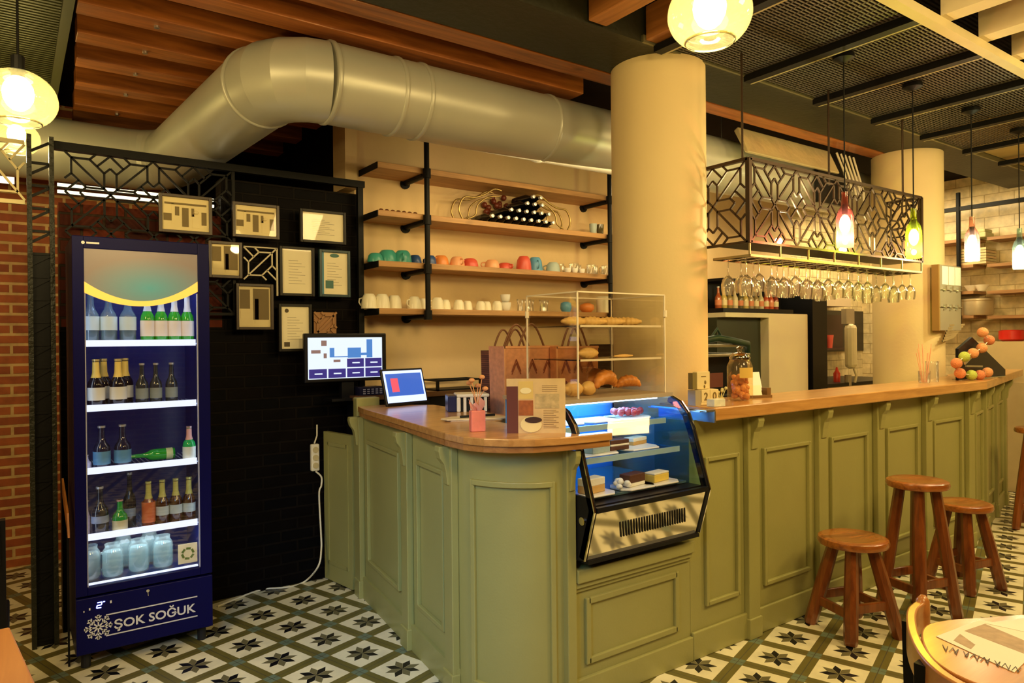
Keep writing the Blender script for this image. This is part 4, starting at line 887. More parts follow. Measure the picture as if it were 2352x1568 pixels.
# ================================================================== FRAMES on the black screen
FRM = pm('black_frame', (.012, .010, .007), .4, spec=.3); FRB = pm('brown_frame', (.05, .03, .015), .35)
SEP = [pm('sepia_light', (.90, .76, .40), .6), pm('sepia_mid', (.22, .16, .06), .6), pm('sepia_dark', (.09, .065, .03), .6), pm('ink_grey', (.35, .30, .2), .7), pm('blue_strip', (.10, .30, .42), .5)]
def pframe(x0, y0, x1, y1, label, kind, mat=FRM, cat='picture'):
    YF = 4.125; a = at(x0, y0, y=YF); c = at(x1, y1, y=YF); Wd, Hh = c.x-a.x, a.z-c.z
    t = thing('picture_frame', label, cat, (a.x, YF, c.z)); f = .016
    b = MB(); b.bx((0, -.012, 0), (f, .012, Hh)); b.bx((Wd-f, -.012, 0), (Wd, .012, Hh)); b.bx((f, -.012, 0), (Wd-f, .012, f)); b.bx((f, -.012, Hh-f), (Wd-f, .012, Hh)); b.build('frame', mat, t, bevel=.002)
    b = MB(); b.bx((f, .0, f), (Wd-f, .006, Hh-f)); pr = b.build('print', [PAPER, SEP[0], SEP[0], PAPER][min(kind, 3)], t)
    def R(m, u0, v0, u1, v1, y=-.001):
        q = MB(); q.bx((f+(Wd-2*f)*u0, y, f+(Hh-2*f)*v0), (f+(Wd-2*f)*u1, y+.0015, f+(Hh-2*f)*v1)); return q
    if kind == 1:     # old street front with two figures
        q = MB(); iw, ih = Wd-2*f, Hh-2*f
        def rr(u0, v0, u1, v1): q.bx((f+iw*u0, -.0015, f+ih*v0), (f+iw*u1, 0, f+ih*v1))
        rr(.03, .28, .2, .5); rr(.27, .45, .36, .72); rr(.42, .12, .56, .7); rr(.05, .78, .95, .84); rr(.84, .2, .95, .6); rr(.62, .45, .68, .7)
        q.build('dark_shapes', SEP[1], pr)
        q = MB(); rr(.20, .2, .26, .8); rr(.45, .7, .58, .78); q.ball((f+iw*.72, -.001, f+ih*.58), ih*.07, 8, (1, .02/ih*.5, 1)); rr(.64, .10, .80, .52)
        q.build('light_shapes', SEP[0], pr)
    elif kind == 2:   # portrait photograph
        q = MB(); iw, ih = Wd-2*f, Hh-2*f
        def rr(u0, v0, u1, v1): q.bx((f+iw*u0, -.0015, f+ih*v0), (f+iw*u1, 0, f+ih*v1))
        rr(.45, .18, .95, .95); rr(.03, .45, .35, .92); q.build('dark_shapes', SEP[1], pr)
        q = MB(); rr(.5, .1, .62, .7); rr(.05, .2, .45, .4); q.build('light_shapes', SEP[0], pr)
    else:
        q = MB(); iw, ih = Wd-2*f, Hh-2*f
        for k in range(9): q.bx((f+iw*.22, -.0008, f+ih*(.22+.065*k)), (f+iw*(.78-.12*(k % 3)), 0, f+ih*(.22+.065*k)+.002))
        q.build('faint_lines', SEP[3], pr)
        if kind == 4:
            q = MB(); q.bx((f, -.0015, f), (f+iw*.09, 0, Hh-f)); q.build('blue_margin', SEP[4], pr)
            q = MB(); q.bx((f+iw*.15, -.0015, f+ih*.14), (f+iw*.45, 0, f+ih*.33)); q.lathe([(.001, 0), (iw*.18, .001)], (f+iw*.5, -.0005, f+ih*.93), 14, Matrix.Rotation(PI/2, 4, 'X')@Matrix.Scale(.4, 4, (0, 1, 0))); q.build('stamp', pm('stamp_green', (.08, .2, .17), .6), pr)
        if kind == 5:
            q = MB(); q.bx((f+iw*.1, -.0015, f+ih*.05), (f+iw*.3, 0, f+ih*.16)); q.cyl((f+iw*.2, 0, f+ih*.9), .012, .0015, 12, Matrix.Rotation(PI/2, 4, 'X')); q.build('stamp', SEP[2], pr)
    b = MB(); b.bx((f, -.006, f), (Wd-f, -.005, Hh-f)); b.build('glazing', glass('picture_glazing', (1, 1, 1), .03), t)
    return t
pframe(364, 442, 487, 541, 'landscape sepia street photograph in black frame, leftmost above the fridge', 1, FRB)
pframe(533, 462, 641, 551, 'landscape sepia street photograph in black frame, second from the left', 1, FRB)
pframe(688, 478, 794, 563, 'landscape certificate in black frame, top right of the group', 3)
pframe(478, 552, 556, 640, 'small faded sepia photograph right beside the fridge top', 2, FRB)
pframe(641, 564, 722, 681, 'upright cream certificate with lamp reflection, centre of the group', 3)
pframe(732, 572, 804, 683, 'upright certificate with blue left margin and green stamp', 4, pm('teal_frame', (.02, .05, .06), .35))
pframe(541, 650, 628, 757, 'upright sepia portrait photograph under the bare lattice square', 2, FRB)
pframe(639, 697, 716, 806, 'upright cream certificate partly behind the monitor', 5)
# square of lattice between the frames, lamp reflection put into its pale metal
a = at(560, 641, y=4.13)
t = thing('lattice_square', 'bare square of lattice coloured pale as lamplit, between the picture frames', 'screen', a)
b = MB(); lattice(b, (0, 0, 0), (1, 0, 0), (0, 0, 1), 1, 1, .185, .008, .008); b.bx((.183, -.004, -.09), (.193, .004, .185)); b.bx((0, -.004, .183), (.19, .004, .19)); b.build('lattice', pm('lamplit_lattice', (.45, .40, .28), .4, .2), t)
a = at(722, 770, y=4.12)
t = thing('wooden_lattice_piece', 'small pale wooden lattice piece above the monitor', 'ornament', a)
b = MB(); lattice(b, (0, 0, 0), (1, 0, 0), (0, 0, 1), 1, 1, .14, .012, .010); b.bx((0, .005, 0), (.14, .01, .14)); b.build('piece', pm('light_wood_piece', (.35, .17, .06), .5), t)

# ================================================================== ITEMS ON THE CASH DESK AND CORNER WORKTOP
# monitor
a = at(700, 880, y=4.0); c = at(887, 765, y=4.0)
t = thing('till_monitor', 'wide black till monitor showing photo tiles and navy buttons', 'monitor', (a.x, 4.0, a.z)); Wm, Hm = c.x-a.x, c.z-a.z
b = MB(); b.bx((0, 0, 0), (Wm, .035, Hm)); b.build('housing', BLACKP, t, bevel=.006)
b = MB(); b.bx((.02, -.002, .02), (Wm-.03, .0, Hm-.025)); sc = b.build('screen', emis('screen_white', (.75, .85, 1), 1.1), t)
u = lambda k: .02+(Wm-.05)*k; v = lambda k: .02+(Hm-.045)*k
NV = emis('screen_navy', (.015, .01, .20), 1.0)
b = MB()
for i in range(4): b.bx((u(i/4+.01), -.004, v(.02)), (u((i+1)/4-.01), -.002, v(.24)))
for i in (2, 3): b.bx((u(i/4+.01), -.004, v(.27)), (u((i+1)/4-.01), -.002, v(.48)))
b.build('navy_buttons', NV, sc)
b = MB()
for i in range(4): b.bx((u(i/4+.08), -.006, v(.11)), (u(i/4+.18), -.004, v(.14)))
for i in (2, 3): b.bx((u(i/4+.08), -.006, v(.36)), (u(i/4+.18), -.004, v(.39)))
b.build('button_marks', _M['screen_white'], sc)
b = MB(); b.bx((u(.52), -.004, v(.5)), (u(.70), -.002, v(.75))); b.bx((u(.70), -.004, v(.56)), (u(.78), -.002, v(.62))); b.bx((u(.78), -.004, v(.5)), (u(.86), -.002, v(.95))); b.bx((u(.34), -.004, v(.52)), (u(.52), -.002, v(.54))); b.bx((u(.28), -.004, v(.52)), (u(.34), -.002, v(.75))); b.build('blue_photo', emis('screen_blue', (.05, .22, .60), 1.0), sc)
b = MB(); b.bx((u(.04), -.004, v(.62)), (u(.16), -.002, v(.70))); b.bx((u(.17), -.004, v(.80)), (u(.24), -.002, v(.93))); b.bx((u(.2), -.004, v(.5)), (u(.24), -.002, v(.62))); b.bx((u(.33), -.004, v(.40)), (u(.42), -.002, v(.46))); b.build('brown_photo', emis('screen_brown', (.25, .14, .12), 1.0), sc)
b = MB(); b.bx((Wm*.45, .02, -.10), (Wm*.6, .06, .1)); b.bx((Wm*.3, -.02, a.z*0-.155+.04), (Wm*.75, .12, -.10)); b.build('stand', BLACKP, t)
# keypad and cluttered cables
t = thing('cash_register', 'black cash register keypad under the monitor', 'till', (1.70, 3.96, 1.135))
b = MB(); b.bx((0, 0, 0), (.16, .03, .045)); b.prism([(0, .03), (.16, .03), (.16, .12), (0, .12)], 0, .05); b.build('body', pm('blue_black_plastic', (.008, .008, .03), .3), t)
b = MB()
for i in range(5):
    for j in range(3): b.bx((.02+.027*i, -.003, .008+.012*j), (.036+.027*i, 0, .015+.012*j))
b.build('keys', pm('grey_keys', (.25, .25, .35), .4), t)
b = MB(); b.tube([(1.87, 4.0, 1.14), (1.90, 3.98, 1.165), (1.94, 4.02, 1.15), (1.97, 3.98, 1.16), (2.0, 4.03, 1.14)], .006, 8); tag(b.build('coiled_cable', pm('dark_cable', (.04, .05, .12), .4)), 'dark coiled cable between the till and laptop', 'cable')
# laptop / tablet screen
a = at(868, 934, z=1.094); bq = at(986, 930, z=1.094)
t = thing('tablet_screen', 'black bezel touch screen with blue desktop leaning on the worktop', 'screen', (1.70, 3.60, 1.094), .20)
Tt = Matrix.Rotation(-.28, 4, 'X')
Wt, Ht = .305, .215
MB().box((Wt/2, 0, Ht/2), (Wt, .015, Ht), Tt).build('housing', BLACKP, t, bevel=.006)
MB().box((Wt/2, -.0085, Ht/2+.002), (Wt-.025, .002, Ht-.03), Tt).build('screen', emis('tablet_white', (.55, .65, 1), 1.6), t)
MB().box((Wt/2, -.0105, Ht/2+.012), (Wt-.05, .002, Ht-.085), Tt).build('wallpaper', emis('tablet_blue', (.02, .10, .45), 1.3), t)
MB().box((Wt*.26, -.0125, Ht/2+.010), (.05, .002, .08), Tt).build('red_shape', emis('tablet_red', (.8, .08, .12), 1.2), t)
MB().box((Wt/2, .06, .006), (.16, .10, .010)).bx((.12, .0, .0), (.18, .11, .012)).build('foot', BLACKP, t)
# black framed rack on the desk and printer
t = thing('desk_organiser', 'black wire organiser behind the white receipt printer', 'organiser', (at(1005, 930, y=3.98).x, 3.98, 1.135))
Wo = at(1108, 930, y=3.98).x-t.location.x
b = MB(); b.bx((0, 0, .06), (Wo, .02, .072)); b.bx((0, 0, 0), (.015, .02, .06)); b.bx((Wo-.015, 0, 0), (Wo, .02, .06)); b.bx((0, .18, .06), (Wo, .20, .07)); b.bx((0, .02, .06), (.015, .18, .07)); b.bx((Wo-.015, .02, .06), (Wo, .18, .07)); b.bx((0, .0, -.0), (Wo, .2, .008)); b.build('frame', BLACKM, t)
t = thing('receipt_printer', 'white and navy receipt printer with dark slots on the corner worktop', 'printer', (1.86, 3.10, 1.092), -.42)
b = MB(); b.bx((0, 0, .075), (.17, .15, .092)); b.bx((0, .0, 0), (.02, .15, .075)); b.build('white_cover', WHITE, t, bevel=.006)
b = MB(); b.bx((-.045, 0.01, 0), (0, .15, .085)); b.build('navy_side', pm('navy_plastic', (.01, .015, .08), .3), t, bevel=.006)
b = MB(); b.bx((.02, .02, 0), (.165, .145, .075)); b.build('dark_body', BLACKP, t)
b = MB()
for k in range(4): b.bx((.035+.036*k, .008, 0), (.050+.036*k, .02, .075))
b.build('white_ribs', WHITE, t)
# dish with a pen
p = at(1095, 962, z=1.095)
t = thing('small_tray', 'shallow cream tray with a dark pen on the corner worktop', 'tray', (p.x, p.y, 1.092), -.35)
b = MB(); b.prism([(-.13, -.05), (.11, -.06), (.13, .0), (.10, .06), (-.10, .055), (-.15, 0)], 0, .006); b.prism([(-.15, -.055), (.13, -.065), (.14, .0), (.11, .07), (-.11, .065), (-.17, 0)], .006, .012); b.build('dish', pm('cream_tray', (.8, .66, .42), .4), t, bevel=.003)
b = MB(); b.tube([(-.08, -.01, .017), (.09, .015, .019)], .006, 8); o = b.build('pen', BLACKP, loc=(p.x, p.y, 1.092), rot=(0, 0, -.35), smooth=50); tag(o, 'dark pen lying in the shallow cream tray', 'pen')
# menu stand
def placemenu():
    p0 = at(1172, 980, z=1.094); p1 = at(1303, 985, z=1.094)
    x0, y0 = 1.59, 2.27; x1, y1 = 1.775, 2.13
    a_ = math.atan2(y1-y0, x1-x0); Wd = math.hypot(x1-x0, y1-y0); H = .215
    t = thing('menu_board', 'standing coffee menu with cup picture and brown spine on the corner worktop', 'menu', (x0, y0, 1.092), a_)
    MB().bx((.0, 0, 0), (Wd, .012, H)).build('board', pm('menu_cream', (.72, .52, .24), .5, var=.2, vscale=20), t)
    MB().bx((.0, -.0015, 0), (.045, 0, H-.03)).build('brown_spine', pm('menu_brown', (.13, .03, .012), .5), t)
    MB().bx((.047, -.0015, .135), (.105, 0, H-.01)).build('gold_plaque', pm('menu_gold', (.75, .55, .16), .4), t)
    b = MB(); b.lathe([(.001, 0), (.022, .0012)], (.076, -.002, .168), 18, Matrix.Rotation(PI/2, 4, 'X')@Matrix.Scale(.55, 4, (0, 1, 0))); b.build('oval_mark', pm('menu_pale', (.88, .78, .42), .5), t)
    MB().bx((.047, -.0015, .07), (.105, 0, .13)).build('orange_photo', pm('menu_orange', (.38, .11, .02), .5, var=.5, vscale=60), t)
    b = MB(); b.lathe([(.001, 0), (.042, .0012)], (.096, -.003, .035), 20, Matrix.Rotation(PI/2, 4, 'X')@Matrix.Scale(.75, 4, (0, 1, 0))); b.build('cup_picture', pm('menu_cup', (.86, .72, .34), .5), t)
    b = MB(); b.lathe([(.001, 0), (.034, .0012)], (.105, -.005, .053), 20, Matrix.Rotation(PI/2, 4, 'X')@Matrix.Scale(.36, 4, (0, 1, 0))); b.build('coffee_picture', pm('menu_coffee', (.05, .018, .006), .5), t)
    b = MB()
    for k in range(11): b.bx((.145, -.001, .02+.007*k), (.205-.01*(k % 3), 0, .0215+.007*k))
    for k in range(4): b.bx((.14, -.001, .165+.007*k), (.20, 0, .1665+.007*k))
    b.build('text_lines', pm('menu_ink', (.22, .12, .04), .6), t)
    MB().bx((.112, -.0012, .098), (.208, 0, .155)).build('old_photo', pm('menu_photo', (.55, .42, .20), .6, var=.6, vscale=45), t)
    MB().bx((.01, .012, 0), (Wd-.01, .07, .004)).bx((.01, .012, 0), (.03, .07, .1)).build('back_stand', ACRY, t)
placemenu()
# pink tissue bag
t = thing('pink_gift_bag', 'small coral pink tissue gift bag left of the menu', 'bag', (1.535, 2.40, 1.092), -.3)
b = MB(); b.prism([(-.03, -.02), (.03, -.02), (.03, .02), (-.03, .02)], 0, .085); b.build('bag', pm('coral_tissue', (.78, .22, .15), .5, var=.2, vscale=30), t, bevel=.004)
b = MB()
for k in range(9):
    a_ = k*2*PI/9; b.add([(0, 0, .06), (.035*math.cos(a_), .03*math.sin(a_), .115+.03*random.random()), (.035*math.cos(a_+.8), .03*math.sin(a_+.8), .09+.03*random.random())], [(0, 1, 2)])
b.build('tissue', pm('pink_tissue', (.80, .38, .30), .6), t)
b = MB()
for k in range(5): b.tube([(0, 0, .08), (.012*math.cos(k*1.3), .01*math.sin(k*1.3), .14), (.035*math.cos(k*1.3), .02*math.sin(k*1.3), .17+.012*k)], .002, 5); b.ball((.035*math.cos(k*1.3), .02*math.sin(k*1.3), .172+.012*k), .013, 8, (1, 1, .7))
b.build('dried_flowers', pm('dried_peach', (.72, .33, .12), .6, var=.3, vscale=30), t)

# ================================================================== BAGS BEHIND THE STAND, on a back counter
t = thing('back_counter', 'dark back counter along the plaster wall behind the pastry case', 'counter', (3.60, 3.72, 0))
b = MB(); b.bx((0, 0, 0), (.76, .48, .99)); b.build('body', BLACKP, t); b = MB(); b.bx((-.01, -.02, .99), (.77, .50, 1.02)); b.build('top', SHELFW, t, bevel=.003)
t = thing('low_cabinet', 'grey low cabinet carrying the patterned gift bags behind the stand', 'cabinet', (2.42, 3.00, 0))
b = MB(); b.bx((0, 0, 0), (1.0, .42, .955)); b.build('body', pm('grey_cabinet', (.18, .17, .13), .5), t); b = MB(); b.bx((-.01, -.02, .955), (1.01, .44, .98)); b.build('top', SHELFW, t, bevel=.003)
def bag(x, y, z, wd, dp, h, mat, label, hmat, edge=None, rz=0):
    t = thing('patterned_bag', label, 'bag', (x, y, z), rz)
    b = MB(); b.add([(0, 0, 0), (wd, 0, 0), (wd, dp, 0), (0, dp, 0), (-.006, -.004, h), (wd+.006, -.004, h), (wd+.006, dp+.004, h), (-.006, dp+.004, h)], [(0, 3, 2, 1), (0, 1, 5, 4), (1, 2, 6, 5), (2, 3, 7, 6), (3, 0, 4, 7)])
    b.build('bag_body', mat, t)
    if edge:
        q = MB(); q.bx((-.006, -.008, h-.012), (wd+.006, -.004, h)); q.bx((-.008, -.008, 0), (0, -.002, h)); q.build('trim', edge, t)
        q = MB()
        for k in range(3):
            cx = wd*(.2+.3*k)
            for j in range(3):
                cz = h*(.2+.28*j); r_ = .03
                q.bar((cx-r_, -.008, cz-r_), (cx, -.008, cz+r_*1.2), .005, .002, up=(0, 1, 0)); q.bar((cx+r_, -.008, cz-r_), (cx, -.008, cz+r_*1.2), .005, .002, up=(0, 1, 0)); q.bar((cx-r_, -.008, cz-r_*1.5), (cx, -.008, cz+r_*.5), .004, .002, up=(0, 1, 0)); q.bar((cx+r_, -.008, cz-r_*1.5), (cx, -.008, cz+r_*.5), .004, .002, up=(0, 1, 0))
        q.build('pattern', pm('dark_copper_print', (.28, .07, .03), .5), t)
    for yy in (0, dp):
        MB().tube([(wd*.25+wd*.5*k/12, yy, h-.01+.13*math.sin(PI*k/12)) for k in range(13)], .006, 8).build('handle', hmat, t, smooth=60)
BRW = pm('brown_cord', (.20, .08, .03), .6)
p = at(1160, 915, y=3.08)
bag(p.x, 3.08, .98, .36, .14, at(1160, 795, y=3.08).z-.98, COPPER, 'copper printed gift bag with star pattern, left of the acrylic stand', BRW, PEA)
p2 = at(1272, 915, y=3.02)
bag(p2.x+.02, 3.015, .98, .30, .05, at(1300, 795, y=3.0).z-.98, pm('copper_print_two', (.75, .28, .11), .5, .1, var=.5, vscale=25), 'second copper printed bag seen through the acrylic stand', BRW, PEA)
p = at(1135, 915, y=3.26)
bag(p.x, 3.26, .98, .30, .12, at(1135, 805, y=3.26).z-.98, brick('woven_brown', (.16, .05, .02), (.28, .10, .04), (.05, .015, .008), .02, .012, .003, bump=.3), 'dark woven brown bag behind the copper gift bag', BRW)
# grinder / espresso gear glimpsed between stand and pillar
t = thing('coffee_grinder', 'black coffee machine with steel knobs left of the first pillar', 'coffee machine', (3.66, 3.80, 1.021))
b = MB(); b.bx((0, 0, 0), (.42, .3, .12)); b.bx((.06, .0, .12), (.42, .3, .30)); b.bx((0, -.03, .30), (.42, .3, .40)); b.build('housing', BLACKP, t, bevel=.008)
b = MB(); b.bx((.0, -.01, .0), (.06, 0, .30)); b.build('cream_panel', CW, t)
b = MB()
for z in (.05, .13, .21): b.cyl((.03, -.01, z), .018, .012, 14, Matrix.Rotation(PI/2, 4, 'X'))
b.build('knobs', BLACKP, t, smooth=40)
b = MB(); b.bx((.24, -.004, .08), (.29, 0, .16)); b.build('badge', STEEL, t)
b = MB(); b.cyl((.12, .12, .40), .05, .12, 18, r2=.06); b.build('hopper', GLASSW, t, smooth=40)
# ================================================================== HANGING GLASS RACK
GX0, GX1, GY0, GY1, GZ0, GZ1 = 3.115, 5.01, 2.13, 2.36, 1.962, 2.385
GX0, GX1 = 3.00, 4.80; GY0 = 2.16; GZ0, GZ1 = 1.945, 2.345; GY1 = 2.36
t = thing('glass_rack', 'hanging dark metal star lattice rack over the long worktop', 'rack', (0, 0, 0))
RK = pm('rack_metal', (.05, .03, .018), .35, .6)
b = MB(); lattice(b, (GX0+.02, GY0, GZ0), (1, 0, 0), (0, 0, 1), 9, 2, .2, .009, .008, su=(GX1-GX0-.04)/9); b.build('front_lattice', RK, t)
b = MB(); lattice(b, (GX0, GY0+.02, GZ0), (0, 1, 0), (0, 0, 1), 3, 2, .2, .009, .008, su=.2); b.build('side_lattice', RK, t)
b = MB(); lattice(b, (GX1, GY0+.02, GZ0), (0, 1, 0), (0, 0, 1), 1, 2, .2, .009, .008, su=.2); b.build('side_lattice', RK, t)
SY1 = GY0+.62
b = MB()
for x in (GX0, GX1): b.bx((x-.012, GY0-.012, GZ0-.01), (x+.012, GY0+.012, GZ1+.01))
b.bx((GX0, GY0-.012, GZ1), (GX1, GY0+.012, GZ1+.016)); b.bx((GX0, GY0-.012, GZ0-.012), (GX1, GY0+.012, GZ0))
b.bx((GX0-.012, GY0, GZ1), (GX0+.012, SY1, GZ1+.016)); b.bx((GX0-.012, GY0, GZ0-.012), (GX0+.012, SY1, GZ0))
b.bx((GX1-.012, GY0, GZ1), (GX1+.012, GY0+.22, GZ1+.016)); b.build('frame', RK, t)
b = MB(); b.bx((GX0, GY0+.012, GZ0-.006), (GX1, GY0+.22, GZ0)); b.build('bottom_shelf', pm('rack_shelf', (.06, .045, .025), .4, .4), t)
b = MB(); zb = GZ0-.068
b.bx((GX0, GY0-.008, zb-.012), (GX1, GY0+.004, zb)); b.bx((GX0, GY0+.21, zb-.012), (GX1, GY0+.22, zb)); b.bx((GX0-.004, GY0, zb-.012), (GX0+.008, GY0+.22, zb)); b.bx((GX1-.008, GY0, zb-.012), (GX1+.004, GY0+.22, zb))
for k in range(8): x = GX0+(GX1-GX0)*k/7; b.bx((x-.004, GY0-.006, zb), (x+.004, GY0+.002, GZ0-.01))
b.build('hanger_frame', pm('lit_rack_metal', (.30, .24, .12), .35, .6), t)  # paler copy of the rack metal, glow on the rail put into its colour
b = MB()
for k in range(17): x = GX0+.04+(GX1-GX0-.08)*k/16; b.bx((x-.022, GY0, zb-.010), (x-.014, GY0+.215, zb-.004)); b.bx((x+.014, GY0, zb-.010), (x+.022, GY0+.215, zb-.004))
b.build('stem_rails', _M['rack_metal'], t)
b = MB()
for x, y in ((GX0+.02, GY0+.05), (GX1-.02, GY0+.1), ((GX0+GX1)/2, GY0+.1)): b.tube([(x, y, GZ1), (x, y, 2.9)], .006, 6)
b.build('hanging_rods', RK, t)
for i, fx in enumerate((.22, .58)):
    x = GX0+(GX1-GX0)*fx
    s_ = thing('rack_spotlight', 'small glowing spot lamp inside the lattice rack, %s' % ['left one', 'right one'][i], 'lamp', (x, GY0+.10, GZ0)); MB().ball((0, 0, .035), .022, 10).build('bulb', emis('spot_glow', (1, .92, .55), 22), s_, smooth=60); MB().cyl((0, 0, 0), .018, .018, 12).build('socket', BLACKM, s_)
    light('rack_light', 'POINT', (x, GY0+.10, GZ0+.09), 9, (1, .85, .42), .02)
wg = None
pos = [(GX0+.04+(GX1-GX0-.08)*k/16, GY0+.05+.0*k, 0, k) for k in range(17)]+[(GX0+.04+(GX1-GX0-.08)*k/16, GY0+.16, 1, k) for k in range(17)]
for x, y, row, k in pos:
    if (row, k) in ((0, 12), (1, 3), (1, 15)): continue
    lab = 'upside-down stemmed glass hanging in the %s row of the rack, %s' % (['front', 'back'][row], 'leftmost' if k == 0 else ['%s from the left' % (['first']+ordn+['thirteenth', 'fourteenth', 'fifteenth', 'sixteenth', 'seventeenth'])[k]][0])
    if wg is None:
        wg = thing('wine_glass', lab, 'glass', (x, y, zb-.004), 0, 'stemmed glasses hanging from the rack')
        MB().lathe([(.032, 0), (.030, -.004), (.006, -.010), (.004, -.03), (.004, -.085), (.010, -.095)], n=14, caps=True).build('stem_and_foot', GLASSW, wg, smooth=50)
        MB().lathe([(.010, -.095), (.030, -.115), (.038, -.145), (.036, -.175), (.031, -.20)], n=16, caps=False).build('bowl', GLASSW, wg, smooth=60)
    else: dup(wg, (x, y, zb-.004), rz=random.random(), scale=random.choice((.88, .95, 1.0)), label=lab)
# ================================================================== PENDANT BOTTLES
def pendant(x, tint, label, glow, zb_=1.93, y=1.93, col=(1, .8, .45), es=30, pw=14):
    t = thing('bottle_pendant', label, 'pendant lamp', (x, y, 2.9), 0, None)
    MB().lathe([(.052, -.002), (.052, -.022), (.02, -.036), (.004, -.04)], n=24).build('canopy', BLACKM, t, smooth=40)
    z0 = zb_-2.9
    MB().tube([(0, 0, -.03), (0, 0, z0+.285)], .0035, 6).build('cord', BLACKM, t)
    MB().lathe([(.040, z0), (.042, z0+.02), (.042, z0+.155), (.034, z0+.185), (.017, z0+.215), (.015, z0+.285)], n=20, caps=False).build('bottle_shade', glass('bottle_tint_%s' % label[:6], tint, .12, .03, .10), t, smooth=60)
    MB().cyl((0, 0, z0+.17), .014, .05, 12).build('socket', BLACKP, t)
    MB().ball((0, 0, z0+.12), .027, 12, (1, 1, 1.8)).build('bulb', emis('bulb_%s' % label[:6], glow, es), t, smooth=60)
    light('pendant_light', 'POINT', (x, y, zb_+.045), pw, col, .015)
pendant(3.475, (.80, .30, .22), 'pink glass bottle pendant lamp in front of the lattice rack', (1, .75, .70), es=30, zb_=1.915)
pendant(4.205, (.70, .85, .10), 'yellow green bottle pendant lamp in front of the far pillar', (1, .95, .45), es=30, col=(1, .9, .35), zb_=1.905)
pendant(4.975, (.90, .60, .50), 'pale rose bottle pendant lamp right of the far pillar', (1, .85, .7), es=30, zb_=1.93)
pendant(5.74, (.55, .75, .70), 'aqua bottle pendant lamp cut by the right edge of the photo', (1, .9, .6), es=20, zb_=1.92)
# ================================================================== GLOBE PENDANTS
def globe(loc, r, label, pw, es=18):
    t = thing('globe_pendant', label, 'pendant lamp', loc)
    pr = [(r*math.sin(a_), -r*.84*math.cos(a_)) for a_ in np.linspace(.62, 2.9, 16)]
    MB().lathe(pr, n=28, caps=False).build('glass_bowl', glass('amber_glass', (1, .90, .50), .14, .04, .14), t, smooth=60)
    MB().ball((0, 0, .02), r*.40, 14, (1, 1, 1.3)).build('bulb', emis('globe_bulb', (1, .93, .60), es), t, smooth=60)
    MB().lathe([(r*.57, -r*.70), (r*.60, -r*.68), (r*.60, -r*.655), (r*.56, -r*.66)], n=28, caps=False).build('rim', glass('amber_rim', (.8, .7, .3), 1.5, .1), t, smooth=60)
    MB().cyl((0, 0, r*.55), .02, .08, 12).build('socket', BLACKM, t); MB().tube([(0, 0, r*.6+.05), (0, 0, 2.855-loc[2])], .004, 6).build('cord', BLACKM, t)
    light('globe_light', 'POINT', (loc[0], loc[1], loc[2]-r*.72), pw, (1, .80, .38), .05)
globe(tuple(Vector((0, 0, EYE))+Vector(CA*(1630-1176)/F_PX-CB*(32-784)/F_PX+CC)*2.12), .125, 'glowing amber glass globe lamp at the top, over the first pillar', 14)
globe(tuple(Vector((0, 0, EYE))+Vector(CA*(42-1176)/F_PX-CB*(228-784)/F_PX+CC)*2.35), .115, 'large glowing globe lamp at the upper left edge', 12)
globe(tuple(Vector((0, 0, EYE))+Vector(CA*(38-1176)/F_PX-CB*(318-784)/F_PX+CC)*3.6), .105, 'smaller farther globe lamp directly below the large one at the left edge', 8)
# ================================================================== THINGS ON THE LONG WORKTOP
WT = 1.148
# cookie jar
p = at(1700, 918, z=WT)
t = thing('cookie_jar', 'large glass jar of brown cookies on the long worktop by the pillar', 'jar', (2.955, 2.19, WT))
MB().lathe([(.058, 0), (.062, .01), (.062, .17), (.05, .20), (.046, .205)], n=28, caps=False).build('glass_body', glass('jar_amber', (1, .93, .72), .08, .03, .04), t, smooth=60)
MB().lathe([(.050, .205), (.052, .215), (.035, .235), (.012, .24), (.010, .25), (.018, .262), (.001, .272)], n=24).build('lid', glass('lid_glass', (.9, .82, .5), .6, .05), t, smooth=60)
MB().add([(.0615*math.cos(a_), .0615*math.sin(a_), z) for z in (.115, .165) for a_ in np.linspace(-PI*.80, -PI*.30, 9)], [(i, i+1, i+10, i+9) for i in range(8)]).build('paper_label', pm('yellow_label', (.80, .62, .22), .6), t, smooth=60)
for k in range(46):
    q = MB(); q.ball((0, 0, 0), .019, 8, (1, 1, .62)); a_ = random.random()*2*PI; r_ = math.sqrt(random.random())*.041
    if k == 0: ck = q.mesh('cookie', pm('brown_cookie', (.62, .24, .07), .6, bump=.5, bscale=80, var=.4, vscale=60), 60)
    o = bpy.data.objects.new('cookie', ck); COL.objects.link(o); o.location = (2.97+r_*math.cos(a_), 2.20+r_*math.sin(a_), WT+.018+.1*k/46); o.rotation_euler = (random.random()*3, random.random()*3, 0)
    tag(o, 'brown biscuit inside the large glass cookie jar', 'cookie', 'cookies in the jar')
